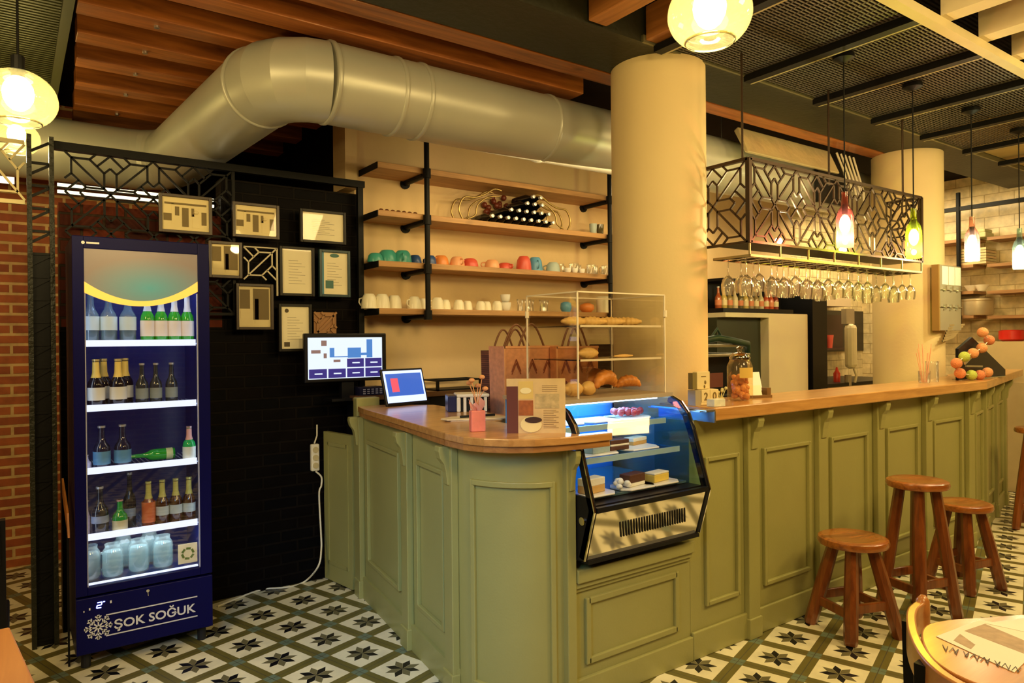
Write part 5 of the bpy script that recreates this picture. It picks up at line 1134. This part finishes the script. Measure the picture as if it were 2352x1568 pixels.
# block calendar
t = thing('block_calendar', 'cream block calendar showing 2 and 0 on its front face', 'calendar', (2.60, 2.14, WT+.0), -.12)
CAL = pm('calendar_cream', (.80, .66, .34), .5, var=.08, vscale=10); INK = pm('calendar_ink', (.20, .13, .03), .6)
b = MB(); b.bx((0, 0, 0), (.115, .05, .014)); b.build('base', CAL, t, bevel=.003)
for i, (ch, x) in enumerate((('2', .004), ('0', .058))):
    b = MB(); b.bx((x, 0, .014), (x+.052, .05, .072)); c_ = b.build('number_block', CAL, t, bevel=.002)
    text(ch, 'numeral', .050, INK, c_, (x+.026, -.001, .024), (PI/2, 0, 0), .0008, 'CENTER')
b = MB(); b.bx((-.005, .02, .074), (.075, .05, .155)); b.build('picture_block', CAL, t, bevel=.002)
b = MB(); b.bx((.02, .019, .13), (.05, .021, .135)); b.ball((.045, .02, .105), .007, 8, (.8, .3, 1.4)); b.ball((.04, .02, .085), .006, 8, (.8, .3, 1.4)); b.build('picture_marks', INK, t)
b = MB(); b.bx((-.032, .02, .074), (-.008, .05, .15)); b.build('dark_side', pm('olive_block', (.22, .17, .05), .5), t)
b = MB(); b.bx((-.035, .0, .0), (-.002, .05, .07)); b.build('grey_block', pm('taupe_block', (.40, .34, .22), .5), t)
b = MB()
for k in range(4): b.tube([(.13, .02, 0), (.135+.006*k, .02, .03), (.125+.014*k, .02-.01*(k % 2), .055+.006*k)], .002, 5); b.ball((.125+.014*k, .02-.01*(k % 2), .055+.006*k), .008, 8)
b.box((.145, .03, .015), (.03, .03, .03)); tag(b.build('small_plant_pot', pm('pale_plant', (.6, .55, .25), .5), loc=(2.60, 2.12, WT), smooth=40), 'tiny pale potted sprig between the block calendar and cookie jar', 'plant')
b = MB(); b.bx((0, 0, 0), (.075, .045, .034)); o = b.build('small_white_box', pm('white_print_box', (.75, .74, .58), .5, var=.3, vscale=40), loc=(2.575, 2.045, WT+.001), rot=(0, 0, -.03), bevel=.002); tag(o, 'small white card box at the front left end of the long worktop', 'box')
# card holder leaning
t = thing('card_holder', 'slanted cream notice card with smaller leaflets behind the cookie jar', 'card', (3.10, 2.26, WT), -.25)
MB().box((.06, 0, .085), (.105, .003, .10), Matrix.Rotation(-.25, 4, 'X')).build('notice_card', WPAPER, t)
MB().box((.04, -.03, .03), (.08, .003, .055), Matrix.Rotation(-.3, 4, 'X')).build('leaflet', PAPER, t)
MB().bx((.0, -.045, 0), (.13, .03, .014)).bx((.11, -.03, .014), (.135, .03, .05)).build('wooden_base', pm('dark_wood_base', (.18, .09, .02), .5), t)
# pom pom garland, dark tablet stand, reed glass
t = thing('tablet_stand', 'black slanted tablet wedge at the bend of the worktop', 'stand', (5.36, 2.17, WT), 0)
b = MB(); b.prism([(0, .0), (.80, 0), (.80, .05), (.22, .30), (0, .22)], 0, .02, Matrix(((1, 0, 0, 0), (0, 0, 1, 0), (0, 1, 0, 0), (0, 0, 0, 1)))); b.build('wedge_panel', BLACKP, t)
b = MB(); b.bar((.02, -.03, .12), (.30, -.03, .24), .012, .02); b.bar((.04, -.03, .10), (.30, -.03, .09), .012, .012); b.bx((.0, -.02, 0), (.75, .04, .006)); b.build('metal_arms', STEEL, t)
PC = [('peach', pm('peach_pompom', (.85, .36, .14), .9, bump=1, bscale=200)), ('coral', pm('coral_pompom', (.80, .26, .10), .9, bump=1, bscale=200)), ('lime', pm('lime_pompom', (.55, .62, .10), .9, bump=1, bscale=200))]
pts = [(2257, 764, 0), (2272, 782, 1), (2255, 800, 0), (2235, 812, 0), (2215, 820, 2), (2197, 835, 1), (2205, 858, 1), (2231, 862, 2), (2250, 862, 1), (2268, 856, 0)]
GAR = thing('pompom_garland', 'garland of peach, coral and lime pompoms draped on the black wedge', 'garland', (0, 0, 0))
prev = None; b = MB()
for i, (px, py, k) in enumerate(pts):
    q = at(px, py-1, y=2.115); q.z = max(q.z, WT+.033)
    MB().ball(tuple(q), .036, 14).build('pompom', PC[k][1], GAR, smooth=60)
    if prev: b.tube([prev, q], .003, 5)
    prev = q
b.build('string', CW, GAR)
p = at(2148, 876, z=WT)
t = thing('reed_glass', 'glass of thin pink reed sticks beside the pompom garland', 'glass', (4.92, 2.20, WT))
MB().lathe([(.03, 0), (.034, .01), (.036, .08)], n=16, caps=False).build('glass_tumbler', GLASSW, t, smooth=60)
b = MB()
for k in range(9): a_ = k*.7; b.tube([(.012*math.cos(a_), .012*math.sin(a_), .004), (.06*math.cos(a_), .04*math.sin(a_), .20+.03*(k % 3))], .0025, 5)
b.build('pink_sticks', pm('pink_reed', (.85, .42, .28), .5), t)
t = thing('water_glass', 'empty clear glass jug next to the pink reeds', 'glass', (5.08, 2.22, WT)); MB().lathe([(.035, 0), (.04, .02), (.038, .12), (.042, .14)], n=16, caps=False).build('body', GLASSW, t, smooth=60)
# ================================================================== RACK PANEL ON THE FAR PILLAR
a = at(2150, 612, y=2.44)
t = thing('wall_display', 'grey board with white sheets and hooks mounted on the far pillar', 'notice board', (5.72, 2.44, 1.50))
b = MB(); b.bx((0, 0, 0), (.36, .03, .50)); b.build('board', pm('grey_board', (.34, .29, .20), .5), t, bevel=.003); b = MB(); b.bx((-.02, .0, 0), (0, .05, .50)); b.build('side_edge', pm('ochre_edge', (.35, .2, .05), .5), t)
for k in range(3): b = MB(); b.bx((.03+.11*k, -.004, .35), (.13+.11*k, -.001, .49)); b.build('white_sheet', WPAPER, t)
b = MB()
for k in range(3): b.bx((.05+.11*k, -.02, .30), (.07+.11*k, 0, .34)); b.bx((.05+.10*k, -.02, .16), (.065+.10*k, 0, .20))
b.bar((0, -.01, .31), (.35, -.01, .31), .005, .005); b.bar((0, -.01, .18), (.35, -.01, .18), .005, .005); b.build('hooks', STEEL, t)
t = thing('knife_rack', 'bundle of shiny metal tongs and utensils below the pillar board', 'utensils', (5.80, 2.44, 1.42))
b = MB()
for k in range(7): b.bar((-.05+.02*k, 0, .0+.02*k), (.18+.03*k, .01, .03+.016*k), .006, .014)
b.build('utensil_blades', CHROME, t)
# ================================================================== KITCHEN BEHIND THE BAR
t = thing('bottle_shelf', 'black spirits shelf above the pale fridge behind the bar', 'shelf', (4.42, 3.42, 1.66))
b = MB(); b.bx((0, 0, 0), (.92, .26, .03)); b.bx((0, .24, 0), (.92, .26, .24)); b.prism([(0, 0), (.92, 0), (.92, .26), (0, .26)], .24, .26); b.build('shelf_frame', BLACKP, t)
cols = [(.35, .08, .02), (.5, .38, .1), (.28, .2, .06), (.6, .5, .3), (.12, .1, .04), (.55, .42, .12), (.35, .28, .16), (.3, .22, .1), (.55, .5, .3), (.45, .08, .03), (.5, .09, .03), (.25, .05, .03)]
for i, c_ in enumerate(cols):
    bottle('spirits_bottle', 'small spirits bottle on the black shelf behind the bar, %s from the left' % (['first']+ordn)[i], (4.49+.068*i, 3.52, 1.691), .17, .026, c_, lab=(.7, .6, .35) if i % 2 else (.6, .2, .08), group='spirits bottles on the black shelf', labh=(.15, .4))
t = thing('service_fridge', 'pale tall cabinet fridge with dark recess behind the bar', 'fridge', (4.42, 3.40, 0))
b = MB(); b.bx((.55, 0, 0), (1.10, .55, 1.655)); b.build('pale_door', pm('pale_enamel', (.78, .66, .42), .35, var=.03), t, bevel=.006)
b = MB(); b.bx((0, .08, 0), (.55, .55, 1.62)); b.build('dark_recess', pm('olive_dark', (.03, .035, .015), .5), t); b = MB(); b.bx((0, 0, 1.62), (.55, .55, 1.655)); b.build('top_lip', pm('pale_lip', (.7, .62, .4), .4), t)
t = thing('black_column', 'tall black cabinet column right of the pale fridge', 'cabinet', (5.56, 3.38, 0)); b = MB(); b.bx((0, 0, 0), (.22, .6, 1.92)); b.bx((-.25, .3, 1.67), (0, .6, 1.92)); b.build('body', BLACKP, t)
# espresso machine
t = thing('espresso_machine', 'steel and black espresso machine with dark green hose behind the cookie jar', 'coffee machine', (3.48, 2.86, 0))
b = MB(); b.bx((0, 0, 0), (.55, .42, 1.02)); b.build('cabinet', pm('dark_olive_cabinet', (.05, .05, .03), .5), t)
b = MB(); b.bx((0, 0, 1.02), (.50, .40, 1.10)); b.bx((0, .1, 1.10), (.46, .40, 1.34)); b.build('body', BLACKP, t, bevel=.006)
b = MB(); b.bx((-.0, -.01, 1.34), (.48, .40, 1.36)); b.bx((0, .0, 1.40), (.44, .38, 1.42)); b.bx((0, -.004, 1.30), (.02, .1, 1.10)); b.bx((.46, -.004, 1.02), (.48, .12, 1.34)); b.build('steel_trim', STEEL, t, bevel=.004)
b = MB(); b.tube([(.05, .05, 1.44), (.16, .0, 1.46), (.30, -.02, 1.44), (.46, .0, 1.42), (.52, .04, 1.36), (.50, .06, 1.30)], .022, 10); b.tube([(.12, .04, 1.44), (.18, .02, 1.52), (.24, .02, 1.44)], .010, 8); b.build('green_hose', pm('dark_green_cloth', (.015, .05, .035), .5), t, smooth=60)
b = MB(); b.bx((.03, -.006, 1.15), (.2, 0, 1.24)); b.build('front_label', pm('dark_red_label', (.12, .03, .02), .5), t)
# tiled pass hatch region
t = thing('pass_counter', 'dark worktop below the tiled back wall right of the black column', 'counter', (5.95, 3.55, 0)); b = MB(); b.bx((0, 0, 0), (1.5, .66, 1.00)); b.build('body', pm('cream_cabinet', (.55, .42, .2), .5), t); b = MB(); b.bx((-.02, -.02, 1.0), (1.52, .68, 1.03)); b.build('top', BLACKP, t)
b = MB(); b.bx((6.62, 4.235, 1.30), (8.0, 4.25, 1.75)); o = struct(b.build('window_1', pm('dark_hatch', (.02, .014, .008), .3)))
t = thing('soap_dispenser', 'tall white rounded paper dispenser beside the far pillar', 'dispenser', (6.42, 3.52, 1.10))
MB().box((0, 0, .27), (.12, .09, .42)).build('cover', pm('dispenser_white', (.82, .72, .45), .3), t, bevel=.04); MB().tube([(0, -.03, .06), (.02, -.04, 0), (.01, -.03, -.07)], .012, 8).build('spout', _M['dispenser_white'], t, smooth=60)
MB().bx((-.07, .0, .48), (.07, .05, .62)).build('grey_top', pm('taupe_box', (.42, .34, .22), .5), t)
MB().cyl((0, .03, -.10), .03, .10, 12).build('wall_stalk', pm('taupe_box', (.42, .34, .22), .5), t)
t = thing('red_bottle', 'small red sauce bottle on the dark worktop by the far pillar', 'bottle', (6.42, 3.66, 1.03)); MB().lathe([(.03, 0), (.032, .08), (.015, .11), (.008, .14)], n=14).build('body', pm('red_plastic', (.6, .04, .02), .3), t, smooth=50)
t = thing('hanging_shelf', 'narrow brown rack holding pale cups and utensils on the tiled wall', 'rack', (6.62, 4.21, 1.32))
b = MB(); b.bx((0, 0, 0), (.9, .02, .38)); b.bx((0, -.12, 0), (.9, 0, .02)); b.build('frame', pm('dark_brown_rack', (.05, .02, .012), .5), t)
for i, (x, c_, l) in enumerate(((.06, CW, 'pale'), (.20, GRY, 'greyish'), (.36, pm('purple_dark', (.10, .03, .05), .4), 'dark purple'), (.5, RED, 'red'))):
    o = MB().lathe([(.03, 0), (.045, .14)], n=14).build('utensil_cup', c_, loc=(6.62+x, 4.14, 1.341), smooth=50); tag(o, '%s cup on the narrow brown kitchen rack' % l, 'cup')
b = MB(); b.bx((6.7, 4.0, 1.78), (7.3, 4.248, 2.02)); tag(b.build('extractor_box', pm('beige_box', (.55, .42, .26), .5)), 'beige box on the tiled kitchen wall above the dark hatch', 'box')
# end wall shelves with pots
es_ = thing('kitchen_shelf', 'plank kitchen shelves on a black pole against the cream tiled end wall', 'shelf', (8.0, 0, 0))
ZS = [2.42, 2.16, 1.90, 1.66]
for z in ZS:
    b = MB(); b.bx((-.30, 2.98, z-.03), (0, 3.45, z)); b.bx((-.30, 2.4, z-.04), (0, 2.86, z-.01)); b.build('plank', wood('kitchen_plank', (.20, .09, .025), (.36, .18, .06), .5, 'Y', 3, 0), es_)
b = MB(); b.tube([(-.32, 3.10, 1.55), (-.32, 3.10, 2.88)], .02, 10); b.bx((-.33, 2.3, 2.70), (-.29, 3.5, 2.74)); b.build('pole', BLACKM, es_)
PT = pm('aluminium_pot', (.55, .44, .26), .35, .5)
for i, (y, z, r_, h_, l) in enumerate(((3.28, 1.66, .12, .13, 'wide pale pot on the lowest kitchen shelf, left of the pole'), (2.98+.02, 1.66, .14, .14, 'wide pale pot on the lowest kitchen shelf, right of the pole'), (3.30, 1.90, .07, .10, 'small pan on the third kitchen shelf'))):
    t = thing('cooking_pot', l, 'pot', (7.83, y, z)); MB().lathe([(r_*.95, 0), (r_, .02), (r_, h_), (r_*1.04, h_+.005), (r_*1.04, h_+.02)], n=20).build('body', PT, t, smooth=40); MB().lathe([(r_*1.04, h_+.021), (r_*.5, h_+.03), (.01, h_+.04)], n=20).build('lid', PT, t, smooth=40)
for k in range(6):
    b = MB(); b.bx((-.12, -.13, 0), (.12, .13, .022)); o = b.build('plate_stack', pm('stack_%d' % (k % 2), (.62-.1*(k % 2), .44, .22), .4), loc=(7.83, 3.0, 2.161+.027*k)); tag(o, 'flat tray in the stack on the second kitchen shelf, %s from the bottom' % (['first']+ordn)[k], 'tray', 'trays stacked on the second kitchen shelf')
t = thing('folded_cloths', 'folded pale cloths on the upper kitchen shelf', 'cloth', (7.83, 3.02, 2.42)); MB().bx((-.1, -.14, 0), (.1, .14, .05)).bx((-.09, -.13, .05), (.09, .12, .085)).build('folds', pm('greenish_cloth', (.5, .48, .25), .8), t, bevel=.01)
for i, (y, l) in enumerate(((3.2, 'left'), (3.05, 'middle'), (2.96, 'right'))):
    o = MB().lathe([(.03, 0), (.06, .05), (.065, .06)], n=16).build('small_bowl', CW, loc=(7.84, y, 1.901), smooth=50); tag(o, 'small pale bowl on the third kitchen shelf, %s' % l, 'bowl')
o = MB().lathe([(.08, 0), (.11, .02), (.11, .10), (.09, .11)], n=18).build('red_pot', pm('red_enamel', (.5, .02, .01), .3), loc=(7.83, 2.70, 1.40), smooth=50); tag(o, 'red enamel pot near the right edge of the photo', 'pot')
b = MB(); b.bx((7.60, 2.3, 0), (7.98, 3.40, 1.02)); b.bx((7.62, 2.45, 1.02), (7.98, 2.95, 1.40)); b.build('kitchen_cabinet', pm('tan_cabinet', (.5, .38, .18), .5)); tag(bpy.data.objects['kitchen_cabinet'], 'tan kitchen cabinet under the plank shelves', 'cabinet')
b = MB(); b.cyl((7.72, 3.08, 1.12), .07, .18, 16, Matrix.Rotation(PI/2, 4, 'Y')); tag(b.build('black_pan', BLACKP, smooth=40), 'black pan hanging beside the pompoms', 'pan')
# ================================================================== STOOLS
def stool(x, y, h, label, rz, r=.165, spread=.115, top=.085, leg=.029):
    t = thing('wooden_stool', label, 'stool', (x, y, 0), rz)
    MB().lathe([(r-.02, h-.042), (r-.004, h-.036), (r, h-.022), (r-.005, h-.006), (r-.02, h), (r*.55, h-.006), (.001, h-.012)], n=36).build('seat', STOOLS, t, smooth=50)
    L = []
    for k in range(4):
        a_ = PI/4+k*PI/2; c_, s_ = math.cos(a_), math.sin(a_)
        lo = Vector((c_*(top+spread), s_*(top+spread), 0)); hi = Vector((c_*top, s_*top, h-.04)); L.append((lo, hi))
        b = MB(); b.tube([lo, lo.lerp(hi, .04), lo.lerp(hi, .5), hi], [leg*.95, leg*1.12, leg*1.15, leg*1.0], 8); b.build('leg', STOOLW, t, smooth=30)
    for k in range(4):
        f = (.30 if k % 2 else .36)*(.47/h)**.5
        b = MB(); b.bar(L[k][0].lerp(L[k][1], f), L[(k+1) % 4][0].lerp(L[(k+1) % 4][1], f), .020, .045); b.build('stretcher', STOOLW, t, bevel=.004)
stool(3.395, 1.86, .47, 'low wooden stool nearest the camera, in front of the bar', -.35+PI/4*0)
stool(3.86, 1.765, .71, 'tall wooden stool standing between the two low stools', -.30, .150, .095, .080, .027)
stool(4.52, 1.81, .49, 'farther low wooden stool to the right of the tall one', -.25, .15, .105, .08, .028)
stool(6.3, 2.0, .76, 'dark red-brown bar stool at the right edge beyond the others', .2, .16, .10, .09, .026)
# ================================================================== FOREGROUND TABLE AND CHAIR
TCX, TCY = 2.10, .30
t = thing('round_table', 'honey wood table in the lower right corner with paper placemats', 'table', (TCX, TCY, 0))
_o = smooth_path([at(*q, z=.75) for q in ((2400, 1407), (2330, 1411), (2255, 1417), (2180, 1422), (2128, 1434), (2116, 1462), (2138, 1508), (2190, 1546), (2270, 1578), (2380, 1606), (2520, 1650))], 5)
_c = [at(2900, 1900, z=.75), at(2900, 1450, z=.75)]
MB().prism([(p.x-TCX, p.y-TCY) for p in _o+_c], .722, .75).build('tabletop', TABLEW, t, bevel=.004)
MB().cyl((0, 0, .03), .035, .69, 20).build('column', BLACKM, t, smooth=40); MB().lathe([(.22, 0), (.22, .012), (.04, .03)], n=32).build('foot_plate', BLACKM, t, smooth=30)
def mat_paper(corners, label, m, deco):
    c0 = sum((Vector((c[0], c[1], 0)) for c in corners), Vector())/4
    t = thing('paper_placemat', label, 'placemat', (c0.x, c0.y, .7505+deco*.0012))
    MB().prism([(c[0]-c0.x, c[1]-c0.y) for c in corners], 0, .001).build('sheet', m, t)
    return t, c0
cs = [at(*q, z=.75).xy for q in ((2150, 1462), (2250, 1424), (2420, 1455), (2330, 1545))]
t, c0 = mat_paper(cs, 'printed paper placemat with dark scribbles on the round table', WPAPER, 0)
b = MB()
def on(px, py): q = at(px, py, z=.752); return Vector((q.x-c0.x, q.y-c0.y, .0014))
for k in range(15):
    x = 2165+k*12; y = 1480+k*3.6; p_, q_ = on(x, y), on(x+7-12*(k % 2), y+12); b.bar(p_, q_, .0016, .0006)
    if k % 3: b.bar(on(x+3, y+12), on(x+12, y+3), .0014, .0006)
b.build('scribbles', pm('grey_ink', (.12, .10, .10), .6), t)
b = MB(); b.prism([on(*q).xy for q in ((2215, 1448), (2262, 1432), (2352, 1470), (2352, 1500))], .001, .0015); b.prism([on(*q).xy for q in ((2190, 1470), (2205, 1455), (2240, 1480), (2230, 1490))], .001, .0015); b.build('tan_print', pm('tan_print', (.50, .36, .26), .6, var=.4, vscale=40), t)
cs2 = [at(*q, z=.755).xy for q in ((2262, 1428), (2420, 1408), (2480, 1438), (2420, 1462))]
mat_paper(cs2, 'plain white paper placemat further back on the round table', pm('bright_paper', (.93, .9, .82), .6), 1)
# bent wood chair
t = thing('bentwood_chair', 'bent wood chair with black legs pulled up to the round table', 'chair', (0, 0, 0))
_b = [(2118, 1386), (2096, 1404), (2094, 1440), (2108, 1482), (2135, 1522), (2180, 1560), (2250, 1594), (2350, 1622), (2500, 1655)]
cp = smooth_path([at(*q, z=.752) for q in _b], 6)
MB().sweep([p+Vector((0, 0, -.03)) for p in cp], .022, .075).build('backrest_band', TABLEW, t, smooth=35, bevel=.004)
e_ = cp[0]; MB().tube([e_+Vector((0, 0, -.06)), e_+Vector((0, 0, -.02)), e_+Vector((.004, 0, .01)), e_+Vector((.006, 0, .022))], [.018, .019, .016, .006], 12).build('band_end', TABLEW, t, smooth=60)
def leg(p, q):
    b = MB(); b.bar(p, q, .024, .024); b.build('leg', BLACKM, t)
lg = [cp[8], cp[22], cp[38], cp[46]]
for q in lg: leg(q+Vector((-.022, -.004, -.005)), Vector((q.x+.02, q.y, 0)))
sc_ = sum(lg, Vector())/4+Vector((.20, -.02, 0))
b = MB(); b.lathe([(.19, .43), (.20, .44), (.20, .46), (.001, .465)], n=32, c=(sc_.x, sc_.y, 0)); b.build('seat', TABLEW, t, smooth=40)
b = MB()
for q in lg: b.bar((q.x, q.y, .445), (sc_.x, sc_.y, .445), .018, .02)
b.build('seat_rails', BLACKM, t)
# left foreground: table corner and dark chair
t = thing('side_table', 'orange brown wooden tabletop corner in the lower left', 'table', (-.5, 1.3, 0))
MB().prism([(-.6, -.6), (.50, -.6), (.552, .33), (.49, .88), (-.6, .88)], .72, .75).build('tabletop', wood('orange_table', (.45, .14, .02), (.68, .26, .05), .35, 'Y', 2, .4, knots=False), t, bevel=.004)
for x in (-.5, .35):
    for y in (-.5, .7): MB().bx((x-.03, y-.03, 0), (x+.03, y+.03, .72)).build('leg', BLACKM, t)
t = thing('dark_chair', 'dark chair back at the left edge, in front of the red brick', 'chair', (-.075, 3.02, 0))
MB().bx((-.40, -.02, .42), (.06, .40, .46)).build('seat', BLACKP, t, bevel=.01)
for x in (-.38, .035):
    MB().bar((x, 0, 0), (x, 0, .45), .035, .035).build('leg', BLACKP, t); MB().bar((x, .38, 0), (x, .38, .45), .035, .035).build('leg', BLACKP, t)
    MB().bar((x, 0, .45), (x, -.03, .86), .035, .03).build('back_post', BLACKP, t)
MB().bx((-.38, -.05, .70), (.04, -.02, .86)).build('backrest', BLACKP, t, bevel=.01)
# leaning board on the fridge side
t = thing('leaning_board', 'thin orange and cream board leaning between the post and fridge side', 'board', (.196, 3.66, 0))
MB().prism([(.03, .60), (.08, .70), (.46, .80), (.42, .72)], 0, .008, Matrix(((0, 0, 1, 0), (1, 0, 0, 0), (0, 1, 0, 0), (0, 0, 0, 1)))).build('panel', pm('orange_panel', (.42, .15, .03), .5, var=.3), t)
MB().bx((0, .10, 0), (.008, .115, .66)).build('strut', BLACKM, t)
# power strip and cable
a = at(723, 1050, y=4.19)
t = thing('power_strip', 'white three socket power strip hanging on the black wall', 'power strip', (a.x, 4.19, a.z))
MB().box((0, 0, 0), (.052, .03, .165)).build('body', CW, t, bevel=.008)
for k in (-1, 0, 1): MB().cyl((0, -.017, .048*k), .018, .004, 18, Matrix.Rotation(PI/2, 4, 'X')).build('socket', pm('socket_cream', (.6, .5, .25), .5), t)
cable = [at(722, 1018, y=4.19), at(728, 1000, y=4.19), at(728, 975, y=4.19)]
tag(MB().tube([cable[0], cable[1], cable[2]], .005, 6).build('upper_cable', CW, smooth=60), 'short white cable rising from the power strip', 'cable')
pts = [at(725, 1082, y=4.185), at(738, 1095, y=4.18), at(738, 1115, y=4.17), at(733, 1135, y=4.17), at(737, 1220, y=4.15), at(738, 1260, y=4.12), at(731, 1300, y=4.08)]
g_ = [at(700, 1335, z=.006), at(660, 1348, z=.006), at(610, 1352, z=.006), at(575, 1362, z=.006), at(535, 1378, z=.006), at(500, 1392, z=.006)]
tag(MB().tube(smooth_path(pts+g_), .0055, 8).build('power_cable', CW, smooth=60), 'long white cable running from the power strip down across the tiled floor', 'cable')
